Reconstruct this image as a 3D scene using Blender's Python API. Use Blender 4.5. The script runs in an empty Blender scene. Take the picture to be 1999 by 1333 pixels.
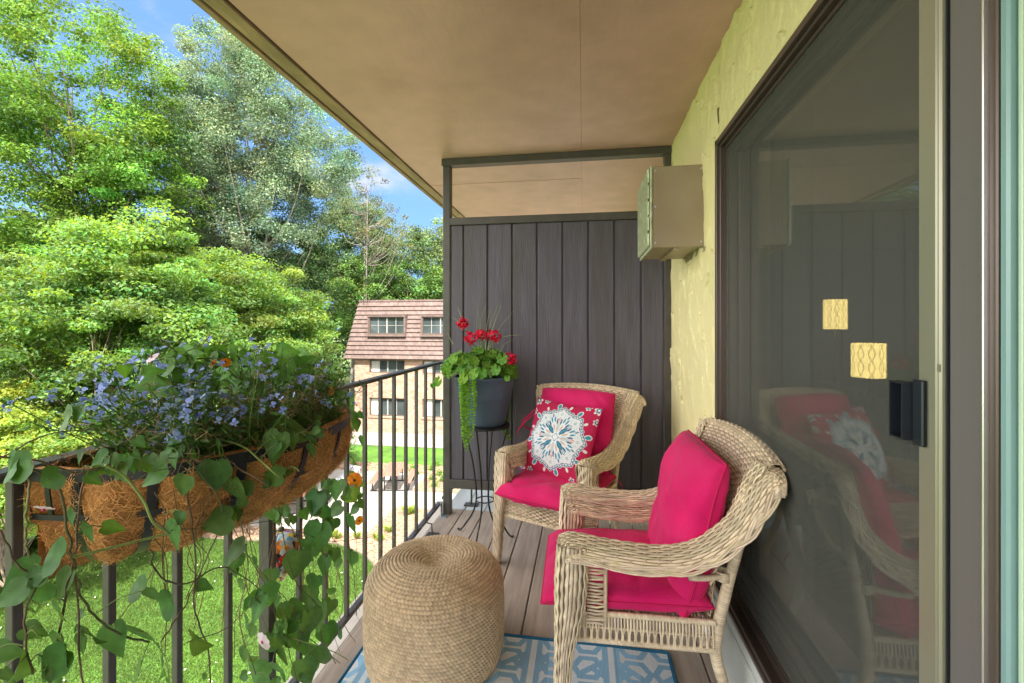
import bpy, math, random
import numpy as np
from mathutils import Vector, Matrix, noise as mnoise
R = math.radians
SC = bpy.context.scene
# ---------------------------------------------------------------- camera
FPX = 892.0
YAW = math.atan(139.5 / FPX)
CY, SY = math.cos(YAW), math.sin(YAW)
EYE = 1.30
cam_d = bpy.data.cameras.new('camera'); cam = bpy.data.objects.new('camera', cam_d)
SC.collection.objects.link(cam)
cam_d.sensor_width = 36.0; cam_d.lens = 36.0 * FPX / 1999.0
cam_d.shift_y = -31.5 / 1999.0
cam_d.clip_start = 0.02; cam_d.clip_end = 3000
cam.location = (0, 0, EYE); cam.rotation_euler = (R(90), 0, YAW)
SC.camera = cam
# ---------------------------------------------------------------- world, sun, exposure
SUN_EL, SUN_AZ = 56.0, 168.0          # azimuth clockwise from +Y (behind the camera, a little to the right)
w = bpy.data.worlds.new("World"); SC.world = w; w.use_nodes = True
nt = w.node_tree; nt.nodes.clear()
out = nt.nodes.new('ShaderNodeOutputWorld'); bg = nt.nodes.new('ShaderNodeBackground')
sky = nt.nodes.new('ShaderNodeTexSky'); sky.sky_type = 'NISHITA'; sky.sun_disc = False
sky.sun_elevation = R(SUN_EL); sky.sun_rotation = R(SUN_AZ); sky.ozone_density = 2.6; sky.dust_density = 1.2
tc = nt.nodes.new('ShaderNodeTexCoord'); mp = nt.nodes.new('ShaderNodeMapping')
mp.inputs['Scale'].default_value = (1.0, 1.0, 2.2); mp.inputs['Location'].default_value = (0.35, 0.1, 0.0)
cn = nt.nodes.new('ShaderNodeTexNoise'); cn.inputs['Scale'].default_value = 2.6; cn.inputs['Detail'].default_value = 7; cn.inputs['Roughness'].default_value = .55
cr = nt.nodes.new('ShaderNodeValToRGB'); cr.color_ramp.elements[0].position = .54; cr.color_ramp.elements[1].position = .76
cm = nt.nodes.new('ShaderNodeMixRGB'); cm.inputs[2].default_value = (2.6, 2.55, 2.5, 1)
va = nt.nodes.new('ShaderNodeVectorMath'); va.operation = 'ADD'; va.inputs[1].default_value = (0, 0, .30); nt.links.new(tc.outputs['Generated'], va.inputs[0]); vn_ = nt.nodes.new('ShaderNodeVectorMath'); vn_.operation = 'NORMALIZE'; nt.links.new(va.outputs[0], vn_.inputs[0]); nt.links.new(vn_.outputs[0], sky.inputs['Vector'])
nt.links.new(tc.outputs['Generated'], mp.inputs[0]); nt.links.new(mp.outputs[0], cn.inputs['Vector'])
# unseen bright cloud added overhead and behind as fill; blue dimmed over far trees
def wn(t, **k):
    q = nt.nodes.new(t)
    for a, b in k.items(): setattr(q, a, b)
    return q
dt = wn('ShaderNodeVectorMath', operation='DOT_PRODUCT'); dt.inputs[1].default_value = Vector((-.44, .76, .42)).normalized()
nt.links.new(tc.outputs['Generated'], dt.inputs[0])
clr = wn('ShaderNodeMapRange', interpolation_type='SMOOTHSTEP'); clr.inputs['From Min'].default_value = .70; clr.inputs['From Max'].default_value = .90; nt.links.new(dt.outputs['Value'], clr.inputs[0])
thr = wn('ShaderNodeMath', operation='MULTIPLY_ADD'); nt.links.new(clr.outputs[0], thr.inputs[0]); thr.inputs[1].default_value = -.26; nt.links.new(cn.outputs['Fac'], thr.inputs[2])
cf = wn('ShaderNodeMapRange', interpolation_type='SMOOTHSTEP'); cf.inputs['From Min'].default_value = .27; cf.inputs['From Max'].default_value = .46; nt.links.new(thr.outputs[0], cf.inputs[0])
dim = wn('ShaderNodeMapRange'); dim.inputs['To Min'].default_value = 1.0; dim.inputs['To Max'].default_value = .36; nt.links.new(clr.outputs[0], dim.inputs[0])
hs = nt.nodes.new('ShaderNodeHueSaturation'); hs.inputs['Saturation'].default_value = 1.12; hs.inputs['Hue'].default_value = .498
nt.links.new(sky.outputs[0], hs.inputs['Color'])
sc_ = wn('ShaderNodeVectorMath', operation='SCALE'); nt.links.new(hs.outputs[0], sc_.inputs[0]); nt.links.new(dim.outputs[0], sc_.inputs['Scale'])
cb = wn('ShaderNodeMapRange'); cb.inputs['To Min'].default_value = 1.0; cb.inputs['To Max'].default_value = .26; nt.links.new(clr.outputs[0], cb.inputs[0])
cc_ = wn('ShaderNodeVectorMath', operation='SCALE'); cc_.inputs[0].default_value = (3.6, 3.45, 3.35); nt.links.new(cb.outputs[0], cc_.inputs['Scale'])
nt.links.new(cf.outputs[0], cm.inputs[0]); nt.links.new(sc_.outputs[0], cm.inputs[1]); nt.links.new(cc_.outputs[0], cm.inputs[2])
nt.links.new(cm.outputs[0], bg.inputs[0]); nt.links.new(bg.outputs[0], out.inputs[0])
bg.inputs[1].default_value = 0.14
sl = bpy.data.lights.new('sun', 'SUN'); so = bpy.data.objects.new('sun', sl); SC.collection.objects.link(so)
sl.energy = 2.0; sl.angle = R(0.53); sl.color = (1, .93, .82)
_sd = Vector((math.sin(R(SUN_AZ)) * math.cos(R(SUN_EL)), math.cos(R(SUN_AZ)) * math.cos(R(SUN_EL)), math.sin(R(SUN_EL))))
so.rotation_euler = _sd.to_track_quat('Z', 'Y').to_euler()
SC.view_settings.view_transform = 'Standard'; SC.view_settings.look = 'None'; SC.view_settings.gamma = 1
SC.view_settings.exposure = 3.12
SC.render.engine = 'CYCLES'
SC.cycles.max_bounces = 10; SC.cycles.diffuse_bounces = 7; SC.cycles.transparent_max_bounces = 12
SC.cycles.use_denoising = True
rng = np.random.default_rng(7); random.seed(7)
GZ = -5.7                                # the lawn, two storeys below the deck

# ---------------------------------------------------------------- helpers
def ray(u, v):
    dx = (u - 999.5) / FPX
    return np.array((dx * CY - SY, CY + dx * SY, (635 - v) / FPX))
def at(u, v, d): return np.array((0, 0, EYE)) + ray(u, v) * d
def onx(X, u, v): r = ray(u, v); return np.array((0, 0, EYE)) + r * (X / r[0])
def ony(Y, u, v): r = ray(u, v); return np.array((0, 0, EYE)) + r * (Y / r[1])
def onz(Z, u, v): r = ray(u, v); return np.array((0, 0, EYE)) + r * ((Z - EYE) / r[2])

def tag(o, label=None, cat=None, group=None, kind=None):
    if label: o['label'] = label
    if cat: o['category'] = cat
    if group: o['group'] = group
    if kind: o['kind'] = kind
    return o
def empty(name, loc=(0, 0, 0), rz=0, label=None, cat=None, group=None):
    o = bpy.data.objects.new(name, None); SC.collection.objects.link(o)
    o.location = loc; o.rotation_euler = (0, 0, rz); o.empty_display_size = .1
    return tag(o, label, cat, group)
def copy_tree(o, parent=None):
    c = o.copy(); SC.collection.objects.link(c)
    if parent is not None: c.parent = parent
    for ch in list(o.children): copy_tree(ch, c)
    return c

class MB:
    """collects shapes, then links them as one mesh object"""
    def __init__(s): s.V = []; s.F4 = []; s.F3 = []; s.Fn = []; s.n = 0; s.C = []
    def add(s, v, f, col=None):
        v = np.asarray(v, float).reshape(-1, 3); f = list(f) if not isinstance(f, np.ndarray) else f
        if isinstance(f, np.ndarray):
            (s.F4 if f.shape[1] == 4 else s.F3).append(f + s.n)
        else:
            for q in f: s.Fn.append([i + s.n for i in q])
        s.V.append(v)
        if col is None: col = (1, 1, 1)
        col = np.asarray(col, float)
        if col.ndim == 1: col = np.tile(col, (len(v), 1))
        s.C.append(col); s.n += len(v)
        return s
    def box(s, a, b, M=None, col=None, bev=0.0):
        x0, y0, z0 = [min(p, q) for p, q in zip(a, b)]; x1, y1, z1 = [max(p, q) for p, q in zip(a, b)]
        e = min(bev, (x1 - x0) * .45, (y1 - y0) * .45, (z1 - z0) * .45)
        if e <= 0:
            v = [(x0, y0, z0), (x1, y0, z0), (x1, y1, z0), (x0, y1, z0), (x0, y0, z1), (x1, y0, z1), (x1, y1, z1), (x0, y1, z1)]
            f = [(0, 3, 2, 1), (4, 5, 6, 7), (0, 1, 5, 4), (1, 2, 6, 5), (2, 3, 7, 6), (3, 0, 4, 7)]
        else:
            v = []; idx = {}
            X = (x0, x1); Y = (y0, y1); Z = (z0, z1)
            for i in (0, 1):
                for j in (0, 1):
                    for k in (0, 1):
                        sx, sy, sz = (1, -1)[i], (1, -1)[j], (1, -1)[k]
                        for ax in range(3):
                            idx[i, j, k, ax] = len(v)
                            v.append((X[i] + (0 if ax == 0 else sx * e), Y[j] + (0 if ax == 1 else sy * e), Z[k] + (0 if ax == 2 else sz * e)))
            f = []
            for i in (0, 1):
                o = [(i, 0, 0), (i, 1, 0), (i, 1, 1), (i, 0, 1)]; f.append([idx[p + (0,)] for p in (o if i else o[::-1])])
                o = [(0, i, 0), (0, i, 1), (1, i, 1), (1, i, 0)]; f.append([idx[p + (1,)] for p in (o if i else o[::-1])])
                o = [(0, 0, i), (1, 0, i), (1, 1, i), (0, 1, i)]; f.append([idx[p + (2,)] for p in (o if i else o[::-1])])
            for a_ in (0, 1):
                for b_ in (0, 1):
                    f.append([idx[0, a_, b_, 1], idx[1, a_, b_, 1], idx[1, a_, b_, 2], idx[0, a_, b_, 2]])
                    f.append([idx[a_, 0, b_, 0], idx[a_, 1, b_, 0], idx[a_, 1, b_, 2], idx[a_, 0, b_, 2]])
                    f.append([idx[a_, b_, 0, 0], idx[a_, b_, 1, 0], idx[a_, b_, 1, 1], idx[a_, b_, 0, 1]])
                    for c_ in (0, 1): f.append([idx[a_, b_, c_, 0], idx[a_, b_, c_, 1], idx[a_, b_, c_, 2]]) if True else None
            seen = set(); g = []
            for q in f:
                k = tuple(sorted(q))
                if k not in seen: seen.add(k); g.append(q)
            f = g
        v = np.array(v, float)
        if M is not None: v = (np.array(M) @ np.c_[v, np.ones(len(v))].T).T[:, :3]
        return s.add(v, f, col)
    def tube(s, pts, r, n=8, caps=True, col=None):
        P = np.asarray(pts, float); m = len(P)
        rr = np.full(m, r, float) if np.isscalar(r) else np.asarray(r, float)
        T = np.gradient(P, axis=0); T /= np.linalg.norm(T, axis=1)[:, None] + 1e-12
        up = np.array((0, 0, 1.0)) if abs(T[0][2]) < .9 else np.array((1.0, 0, 0))
        A = np.cross(T[0], up); A /= np.linalg.norm(A); As = []
        for t in T:
            A = A - t * A.dot(t); A /= np.linalg.norm(A) + 1e-12; As.append(A)
        A = np.array(As); B = np.cross(T, A)
        th = np.arange(n) * 2 * math.pi / n
        V = P[:, None] + rr[:, None, None] * (A[:, None] * np.cos(th)[None, :, None] + B[:, None] * np.sin(th)[None, :, None])
        i = np.arange(m - 1)[:, None] * n; j = np.arange(n)[None]; k = (j + 1) % n
        F = np.stack([i + j, i + k, i + n + k, i + n + j], -1).reshape(-1, 4)
        base = s.n; s.add(V.reshape(-1, 3), F, col)
        if caps:
            s.Fn.append([base + q for q in range(n)][::-1]); s.Fn.append([base + (m - 1) * n + q for q in range(n)])
        return s
    def ribbon(s, P, N, w, t, n=6, col=None):
        """flattened tube along P whose flat side faces N"""
        P = np.asarray(P, float); N = np.asarray(N, float); m = len(P)
        T = np.gradient(P, axis=0); T /= np.linalg.norm(T, axis=1)[:, None] + 1e-12
        N = N - T * (N * T).sum(1)[:, None]; N /= np.linalg.norm(N, axis=1)[:, None] + 1e-12
        S = np.cross(T, N); th = np.arange(n) * 2 * math.pi / n + math.pi / n
        ww = np.full(m, w, float) if np.isscalar(w) else np.asarray(w, float)
        V = P[:, None] + (S[:, None] * np.cos(th)[None, :, None]) * ww[:, None, None] / 2 + (N[:, None] * np.sin(th)[None, :, None]) * t / 2
        i = np.arange(m - 1)[:, None] * n; j = np.arange(n)[None]; k = (j + 1) % n
        F = np.stack([i + j, i + k, i + n + k, i + n + j], -1).reshape(-1, 4)
        return s.add(V.reshape(-1, 3), F, col)
    def lathe(s, prof, c=(0, 0, 0), n=32, col=None, caps=True):
        pr = np.asarray(prof, float); m = len(pr); th = np.arange(n) * 2 * math.pi / n
        V = np.stack([pr[:, 0][:, None] * np.cos(th) + c[0], pr[:, 0][:, None] * np.sin(th) + c[1], pr[:, 1][:, None] + 0 * th + c[2]], -1)
        i = np.arange(m - 1)[:, None] * n; j = np.arange(n)[None]; k = (j + 1) % n
        F = np.stack([i + j, i + k, i + n + k, i + n + j], -1).reshape(-1, 4)
        base = s.n; s.add(V.reshape(-1, 3), F, col)
        if caps:
            if pr[0][0] > 1e-4: s.Fn.append([base + q for q in range(n)][::-1])
            if pr[-1][0] > 1e-4: s.Fn.append([base + (m - 1) * n + q for q in range(n)])
        return s
    def grid(s, V, col=None, closeu=False):
        V = np.asarray(V, float); a, b = V.shape[:2]
        i = np.arange(a - 1)[:, None]; j = np.arange(b if closeu else b - 1)[None]; k = (j + 1) % b
        F = np.stack([i * b + j, i * b + k, (i + 1) * b + k, (i + 1) * b + j], -1).reshape(-1, 4)
        if col is not None: col = np.asarray(col, float); col = col.reshape(-1, 3) if col.ndim > 1 else col
        return s.add(V.reshape(-1, 3), F, col)
    def build(s, name, mat, parent=None, smooth=True, colors=False, loc=None):
        V = np.concatenate(s.V) if s.V else np.zeros((0, 3))
        loops = []; starts = []; tot = []
        pos = 0
        for F in s.F4 + s.F3:
            k = F.shape[1]; loops.append(F.reshape(-1)); starts.append(pos + np.arange(len(F)) * k); tot.append(np.full(len(F), k)); pos += F.size
        if s.Fn:
            l = np.array([i for q in s.Fn for i in q]); t_ = np.array([len(q) for q in s.Fn]); loops.append(l)
            starts.append(pos + np.r_[0, np.cumsum(t_)[:-1]]); tot.append(t_); pos += len(l)
        me = bpy.data.meshes.new(name)
        L = np.concatenate(loops); S = np.concatenate(starts)
        if loc is not None: V = V - np.array(loc)
        me.vertices.add(len(V)); me.vertices.foreach_set('co', V.astype(np.float32).ravel())
        me.loops.add(len(L)); me.loops.foreach_set('vertex_index', L.astype(np.int32))
        me.polygons.add(len(S)); me.polygons.foreach_set('loop_start', S.astype(np.int32))
        me.update(calc_edges=True)
        me.polygons.foreach_set('use_smooth', np.full(len(S), bool(smooth)))
        if colors:
            C = np.concatenate(s.C); at_ = me.color_attributes.new('Col', 'FLOAT_COLOR', 'POINT')
            at_.data.foreach_set('color', np.c_[C, np.ones(len(C))].astype(np.float32).ravel())
        me.validate(); me.update()
        if mat: me.materials.append(mat)
        o = bpy.data.objects.new(name, me); SC.collection.objects.link(o)
        if loc is not None: o.location = loc
        if parent is not None: o.parent = parent
        return o

def spline(pts, n=40):
    """Catmull-Rom through the points, n samples"""
    P = np.asarray(pts, float); P = np.vstack([2 * P[0] - P[1], P, 2 * P[-1] - P[-2]]); m = len(P) - 3
    t = np.linspace(0, m - 1e-6, n); i = t.astype(int); f = (t - i)[:, None]
    a, b, c, d = P[i], P[i + 1], P[i + 2], P[i + 3]
    return .5 * (2 * b + (c - a) * f + (2 * a - 5 * b + 4 * c - d) * f ** 2 + (3 * b - a - 3 * c + d) * f ** 3)
def resample(P, n):
    P = np.asarray(P, float); L = np.r_[0, np.cumsum(np.linalg.norm(np.diff(P, axis=0), axis=1))]
    t = np.linspace(0, L[-1], n); return np.stack([np.interp(t, L, P[:, k]) for k in range(P.shape[1])], 1)
def plen(P): return np.linalg.norm(np.diff(P, axis=0), axis=1).sum()

# ---------------------------------------------------------------- materials
def newmat(name):
    m = bpy.data.materials.new(name); m.use_nodes = True; n = m.node_tree; b = n.nodes['Principled BSDF']; return m, n, b
def Mt(name, col, rough=.6, metal=0, var=.12, scale=12, stretch=(1, 1, 1), bump=0, bscale=60, bstretch=None, spec=.4, attr=False, col2=None, scale2=None, fac2=.5, coat=0, ramp=(.35, .65), sheen=0):
    """principled surface: base colour varied by noise, optional second colour in patches, bump and per-vertex tint"""
    m, n, b = newmat(name); L = n.links.new
    tc = n.nodes.new('ShaderNodeTexCoord'); mp = n.nodes.new('ShaderNodeMapping'); mp.inputs['Scale'].default_value = stretch
    L(tc.outputs['Object'], mp.inputs[0])
    nz = n.nodes.new('ShaderNodeTexNoise'); nz.inputs['Scale'].default_value = scale; nz.inputs['Detail'].default_value = 6
    L(mp.outputs[0], nz.inputs['Vector'])
    mr = n.nodes.new('ShaderNodeMapRange'); mr.inputs['From Min'].default_value = .3; mr.inputs['From Max'].default_value = .7
    mr.inputs['To Min'].default_value = 1 - var; mr.inputs['To Max'].default_value = 1 + var
    L(nz.outputs['Fac'], mr.inputs[0])
    hv = n.nodes.new('ShaderNodeVectorMath'); hv.operation = 'SCALE'; hv.inputs[0].default_value = col[:3]
    L(mr.outputs[0], hv.inputs['Scale']); c = hv.outputs[0]
    if col2 is not None:
        n2 = n.nodes.new('ShaderNodeTexNoise'); n2.inputs['Scale'].default_value = scale2 or scale * .3; n2.inputs['Detail'].default_value = 5
        L(mp.outputs[0], n2.inputs['Vector'])
        rp = n.nodes.new('ShaderNodeMapRange'); rp.inputs['From Min'].default_value = ramp[0]; rp.inputs['From Max'].default_value = ramp[1]; rp.inputs['To Max'].default_value = fac2
        L(n2.outputs['Fac'], rp.inputs[0])
        mx = n.nodes.new('ShaderNodeMixRGB'); L(rp.outputs[0], mx.inputs[0]); L(c, mx.inputs[1]); mx.inputs[2].default_value = (*col2, 1); c = mx.outputs[0]
    if attr:
        a = n.nodes.new('ShaderNodeVertexColor'); a.layer_name = 'Col'
        mu = n.nodes.new('ShaderNodeMixRGB'); mu.blend_type = 'MULTIPLY'; mu.inputs[0].default_value = 1; L(c, mu.inputs[1]); L(a.outputs[0], mu.inputs[2]); c = mu.outputs[0]
    L(c, b.inputs['Base Color'])
    b.inputs['Roughness'].default_value = rough; b.inputs['Metallic'].default_value = metal; b.inputs['Specular IOR Level'].default_value = spec
    b.inputs['Coat Weight'].default_value = coat; b.inputs['Sheen Weight'].default_value = sheen
    if bump:
        mb = n.nodes.new('ShaderNodeMapping'); mb.inputs['Scale'].default_value = bstretch or stretch; L(tc.outputs['Object'], mb.inputs[0])
        nb = n.nodes.new('ShaderNodeTexNoise'); nb.inputs['Scale'].default_value = bscale; nb.inputs['Detail'].default_value = 4; L(mb.outputs[0], nb.inputs['Vector'])
        bp = n.nodes.new('ShaderNodeBump'); bp.inputs['Strength'].default_value = 1; bp.inputs['Distance'].default_value = bump
        L(nb.outputs['Fac'], bp.inputs['Height']); L(bp.outputs[0], b.inputs['Normal'])
    return m
def leafmat(name, col, trans=.35, rough=.5, tcol=None, spec=.3, mottle=0):
    """leaf: diffuse and gloss plus light passing through, tinted per leaf"""
    m, n, b = newmat(name); L = n.links.new
    a = n.nodes.new('ShaderNodeVertexColor'); a.layer_name = 'Col'
    def mul(c):
        mu = n.nodes.new('ShaderNodeMixRGB'); mu.blend_type = 'MULTIPLY'; mu.inputs[0].default_value = 1; mu.inputs[1].default_value = (*c, 1); L(a.outputs[0], mu.inputs[2]); return mu.outputs[0]
    base = mul(col)
    if mottle:
        tc = n.nodes.new('ShaderNodeTexCoord'); nz = n.nodes.new('ShaderNodeTexNoise'); nz.inputs['Scale'].default_value = 75; nz.inputs['Detail'].default_value = 5; L(tc.outputs['Object'], nz.inputs['Vector'])
        mr = n.nodes.new('ShaderNodeMapRange'); mr.inputs['From Min'].default_value = .3; mr.inputs['From Max'].default_value = .7; mr.inputs['To Min'].default_value = 1 - mottle; mr.inputs['To Max'].default_value = 1 + mottle; L(nz.outputs['Fac'], mr.inputs[0])
        vs = n.nodes.new('ShaderNodeVectorMath'); vs.operation = 'SCALE'; L(base, vs.inputs[0]); L(mr.outputs[0], vs.inputs['Scale']); base = vs.outputs[0]
        bp = n.nodes.new('ShaderNodeBump'); bp.inputs['Distance'].default_value = .0015; L(nz.outputs['Fac'], bp.inputs['Height']); L(bp.outputs[0], b.inputs['Normal'])
    L(base, b.inputs['Base Color']); b.inputs['Roughness'].default_value = rough; b.inputs['Specular IOR Level'].default_value = spec
    t = n.nodes.new('ShaderNodeBsdfTranslucent'); L(mul(tcol or tuple(min(1, x * f) for x, f in zip(col, (1.5, 1.35, .6)))), t.inputs[0])
    mx = n.nodes.new('ShaderNodeMixShader'); mx.inputs[0].default_value = trans
    L(b.outputs[0], mx.inputs[1]); L(t.outputs[0], mx.inputs[2]); L(mx.outputs[0], n.nodes['Material Output'].inputs[0])
    return m
# ================================================================ the balcony: deck, ceiling, wall
m_soffit = Mt('brown_painted_plywood', (.66, .40, .395), rough=.42, var=.07, scale=7.0, stretch=(1, 1, 1), bump=.0012, bscale=50, bstretch=(1, .25, 1), col2=(.36, .20, .13), scale2=2.3, fac2=.42, ramp=(.48, .78))
m_fascia = Mt('weathered_brown_trim', (.46, .32, .23), rough=.7, var=.25, scale=9, stretch=(3, .6, 3), bump=.002, bscale=30, col2=(.24, .19, .12), scale2=6, fac2=.6)
m_deck = Mt('brown_deck_board', (.37, .305, .255), rough=.6, var=.2, scale=5, stretch=(10, .8, 1), bump=.0008, bscale=60, bstretch=(8, .6, 1), col2=(.52, .43, .35), scale2=2.2, fac2=.5, ramp=(.45, .7))
m_stucco = Mt('cream_stucco', (.82, .73, .38), rough=.8, attr=False, var=.06, scale=6, col2=(.66, .62, .34), scale2=3, fac2=.4)
def stucco_extra(m):
    """overlapping trowel strokes: raised flat patches with crisp torn edges, and a scatter of pits"""
    n = m.node_tree; L = n.links.new; b = n.nodes['Principled BSDF']
    tc = n.nodes.new('ShaderNodeTexCoord'); hs = []
    for (sc, st, rot, cuts, amp, dist, det) in [(1.7, (1, 1.4, .8), 35, 4, .0100, .6, 1.2), (4.2, (1, .8, 1.3), -25, 2, .0045, .5, 1.5), (14, (1, 1, .7), 50, 2, .0010, .2, 3)]:
        mp = n.nodes.new('ShaderNodeMapping'); mp.inputs['Scale'].default_value = st; mp.inputs['Rotation'].default_value = (R(rot), 0, 0); L(tc.outputs['Object'], mp.inputs[0])
        nz = n.nodes.new('ShaderNodeTexNoise'); nz.inputs['Scale'].default_value = sc; nz.inputs['Detail'].default_value = det; nz.inputs['Distortion'].default_value = dist; L(mp.outputs[0], nz.inputs['Vector'])
        a = n.nodes.new('ShaderNodeMath'); a.operation = 'MULTIPLY'; L(nz.outputs['Fac'], a.inputs[0]); a.inputs[1].default_value = cuts * 2
        f_ = n.nodes.new('ShaderNodeMath'); f_.operation = 'FRACT'; L(a.outputs[0], f_.inputs[0])
        r = n.nodes.new('ShaderNodeMath'); r.operation = 'MULTIPLY'; L(f_.outputs[0], r.inputs[0]); r.inputs[1].default_value = amp; hs.append(r.outputs[0])
    n4 = n.nodes.new('ShaderNodeTexNoise'); n4.inputs['Scale'].default_value = 45; n4.inputs['Detail'].default_value = 3; L(tc.outputs['Object'], n4.inputs['Vector'])
    r4 = n.nodes.new('ShaderNodeMapRange'); r4.inputs['From Min'].default_value = .66; r4.inputs['From Max'].default_value = .74; r4.inputs['To Max'].default_value = -.003; L(n4.outputs['Fac'], r4.inputs[0]); hs.append(r4.outputs[0])
    t = hs[0]
    for h in hs[1:]:
        a = n.nodes.new('ShaderNodeMath'); a.operation = 'ADD'; L(t, a.inputs[0]); L(h, a.inputs[1]); t = a.outputs[0]
    bp = n.nodes.new('ShaderNodeBump'); bp.inputs['Distance'].default_value = .8; bp.inputs['Strength'].default_value = 1; L(t, bp.inputs['Height']); L(bp.outputs[0], b.inputs['Normal'])
stucco_extra(m_stucco)
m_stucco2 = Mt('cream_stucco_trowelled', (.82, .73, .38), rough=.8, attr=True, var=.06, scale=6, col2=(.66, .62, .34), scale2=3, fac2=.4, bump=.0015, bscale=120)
m_curb = Mt('pale_painted_curb', (.58, .62, .58), rough=.8, var=.08, scale=5, bump=.006, bscale=11)
m_white_trim = Mt('pale_ledge_paint', (.5, .46, .40), rough=.7, var=.1, scale=6)
m_post = Mt('dark_brown_post_paint', (.075, .068, .06), rough=.5, var=.15, scale=12, bump=.0006, bscale=80)
m_rail = Mt('black_bronze_rail_paint', (.06, .055, .052), rough=.38, var=.2, scale=20, spec=.5)
m_board = Mt('charcoal_stained_siding', (.096, .088, .116), rough=.62, var=.22, scale=7, stretch=(6, 6, .5), bump=.0032, bscale=26, bstretch=(6, 6, .35), col2=(.075, .066, .062), scale2=2.5, fac2=.6)
m_galv = Mt('galvanised_steel', (.45, .52, .56), rough=.45, metal=.6, var=.15)
SOF = 2.44; YB0, YB1 = -4.5, 9.0
WX = .555
# deck boards
dk = MB(); gx = [.458 - .1435 * k for k in range(10)] + [-.975]; gx = [.56] + gx
for a_, b_ in zip(gx[:-1], gx[1:]): dk.box((b_ + .003, YB0, -.028), (a_ - .003, 3.13, 0), bev=.003)
o = dk.build('deck_floor', m_deck, smooth=False); tag(o, kind='structure')
m_joist = Mt('dark_joist_timber', (.12, .1, .08))  # one even dark brown, also on the ceiling slab and lawn edging
o = MB().box((-1.0, YB0, -.25), (.56, 3.13, -.032)).build('deck_frame', m_joist, smooth=False); tag(o, kind='structure')
o = MB().box((-1.085, YB0, -.26), (-.982, 3.3, -.012), bev=.004).build('deck_ledge', m_white_trim, smooth=False); tag(o, kind='structure')
# the neighbouring deck beyond the partition
m_ndeck = Mt('pale_blue_grey_deck_paint', (.50, .56, .60), rough=.6, var=.06, scale=4, stretch=(5, .6, 1))
nd = MB()
for k in range(11): nd.box((-.97 + k * .1435, 3.14, -.028), (-.97 + k * .1435 + .138, YB1, 0), bev=.003)
o = nd.build('neighbour_deck_floor', m_ndeck, smooth=False); tag(o, kind='structure')
# ceiling: plywood sheets with open joints, trim strip along the edge
cl = MB()
xs = [-1.235, -.012, .60]
ys = [(YB0, -.2), (-.2, 2.243), (2.243, 4.66), (4.66, YB1)]
ys2 = [(YB0, 1.1), (1.1, 3.578), (3.583, 6.1), (6.1, YB1)]
for (y0, y1) in ys: cl.box((xs[1] + .0004, y0 + .0006, SOF), (xs[2], y1 - .0012, SOF + .012), bev=.001)
for (y0, y1) in ys2: cl.box((xs[0] + .004, y0 + .0015, SOF), (xs[1] - .0004, y1 - .0012, SOF + .012), bev=.001)
rgc = np.random.default_rng(2)
for k in range(90):
    x = rgc.choice([-1.20, -.62, -.04, .02, .5]) + rgc.normal() * .008 + (rgc.random() < .25) * rgc.normal() * .2; y = rgc.uniform(.6, 6); cl.lathe([(0, -.0008), (.0035, -.0006), (.004, .0)], (x, y, SOF), 8, caps=False)
o = cl.build('ceiling', m_soffit, smooth=False); tag(o, kind='structure')
o = MB().box((-1.33, YB0, SOF + .0125), (.62, YB1, SOF + .30)).build('ceiling_slab', m_joist, smooth=False); tag(o, kind='structure')
fa = MB()
for (y0, y1) in [(YB0, 1.9), (1.903, 3.3), (3.303, 6), (6.003, YB1)]:
    fa.box((-1.312, y0, SOF - .006), (-1.245, y1, SOF + .012), bev=.002)
fa.box((-1.36, YB0, SOF - .002), (-1.3315, YB1, SOF + .33), bev=.003)
o = fa.build('ceiling_edge_trim', m_fascia, smooth=False); tag(o, kind='structure')
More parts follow.
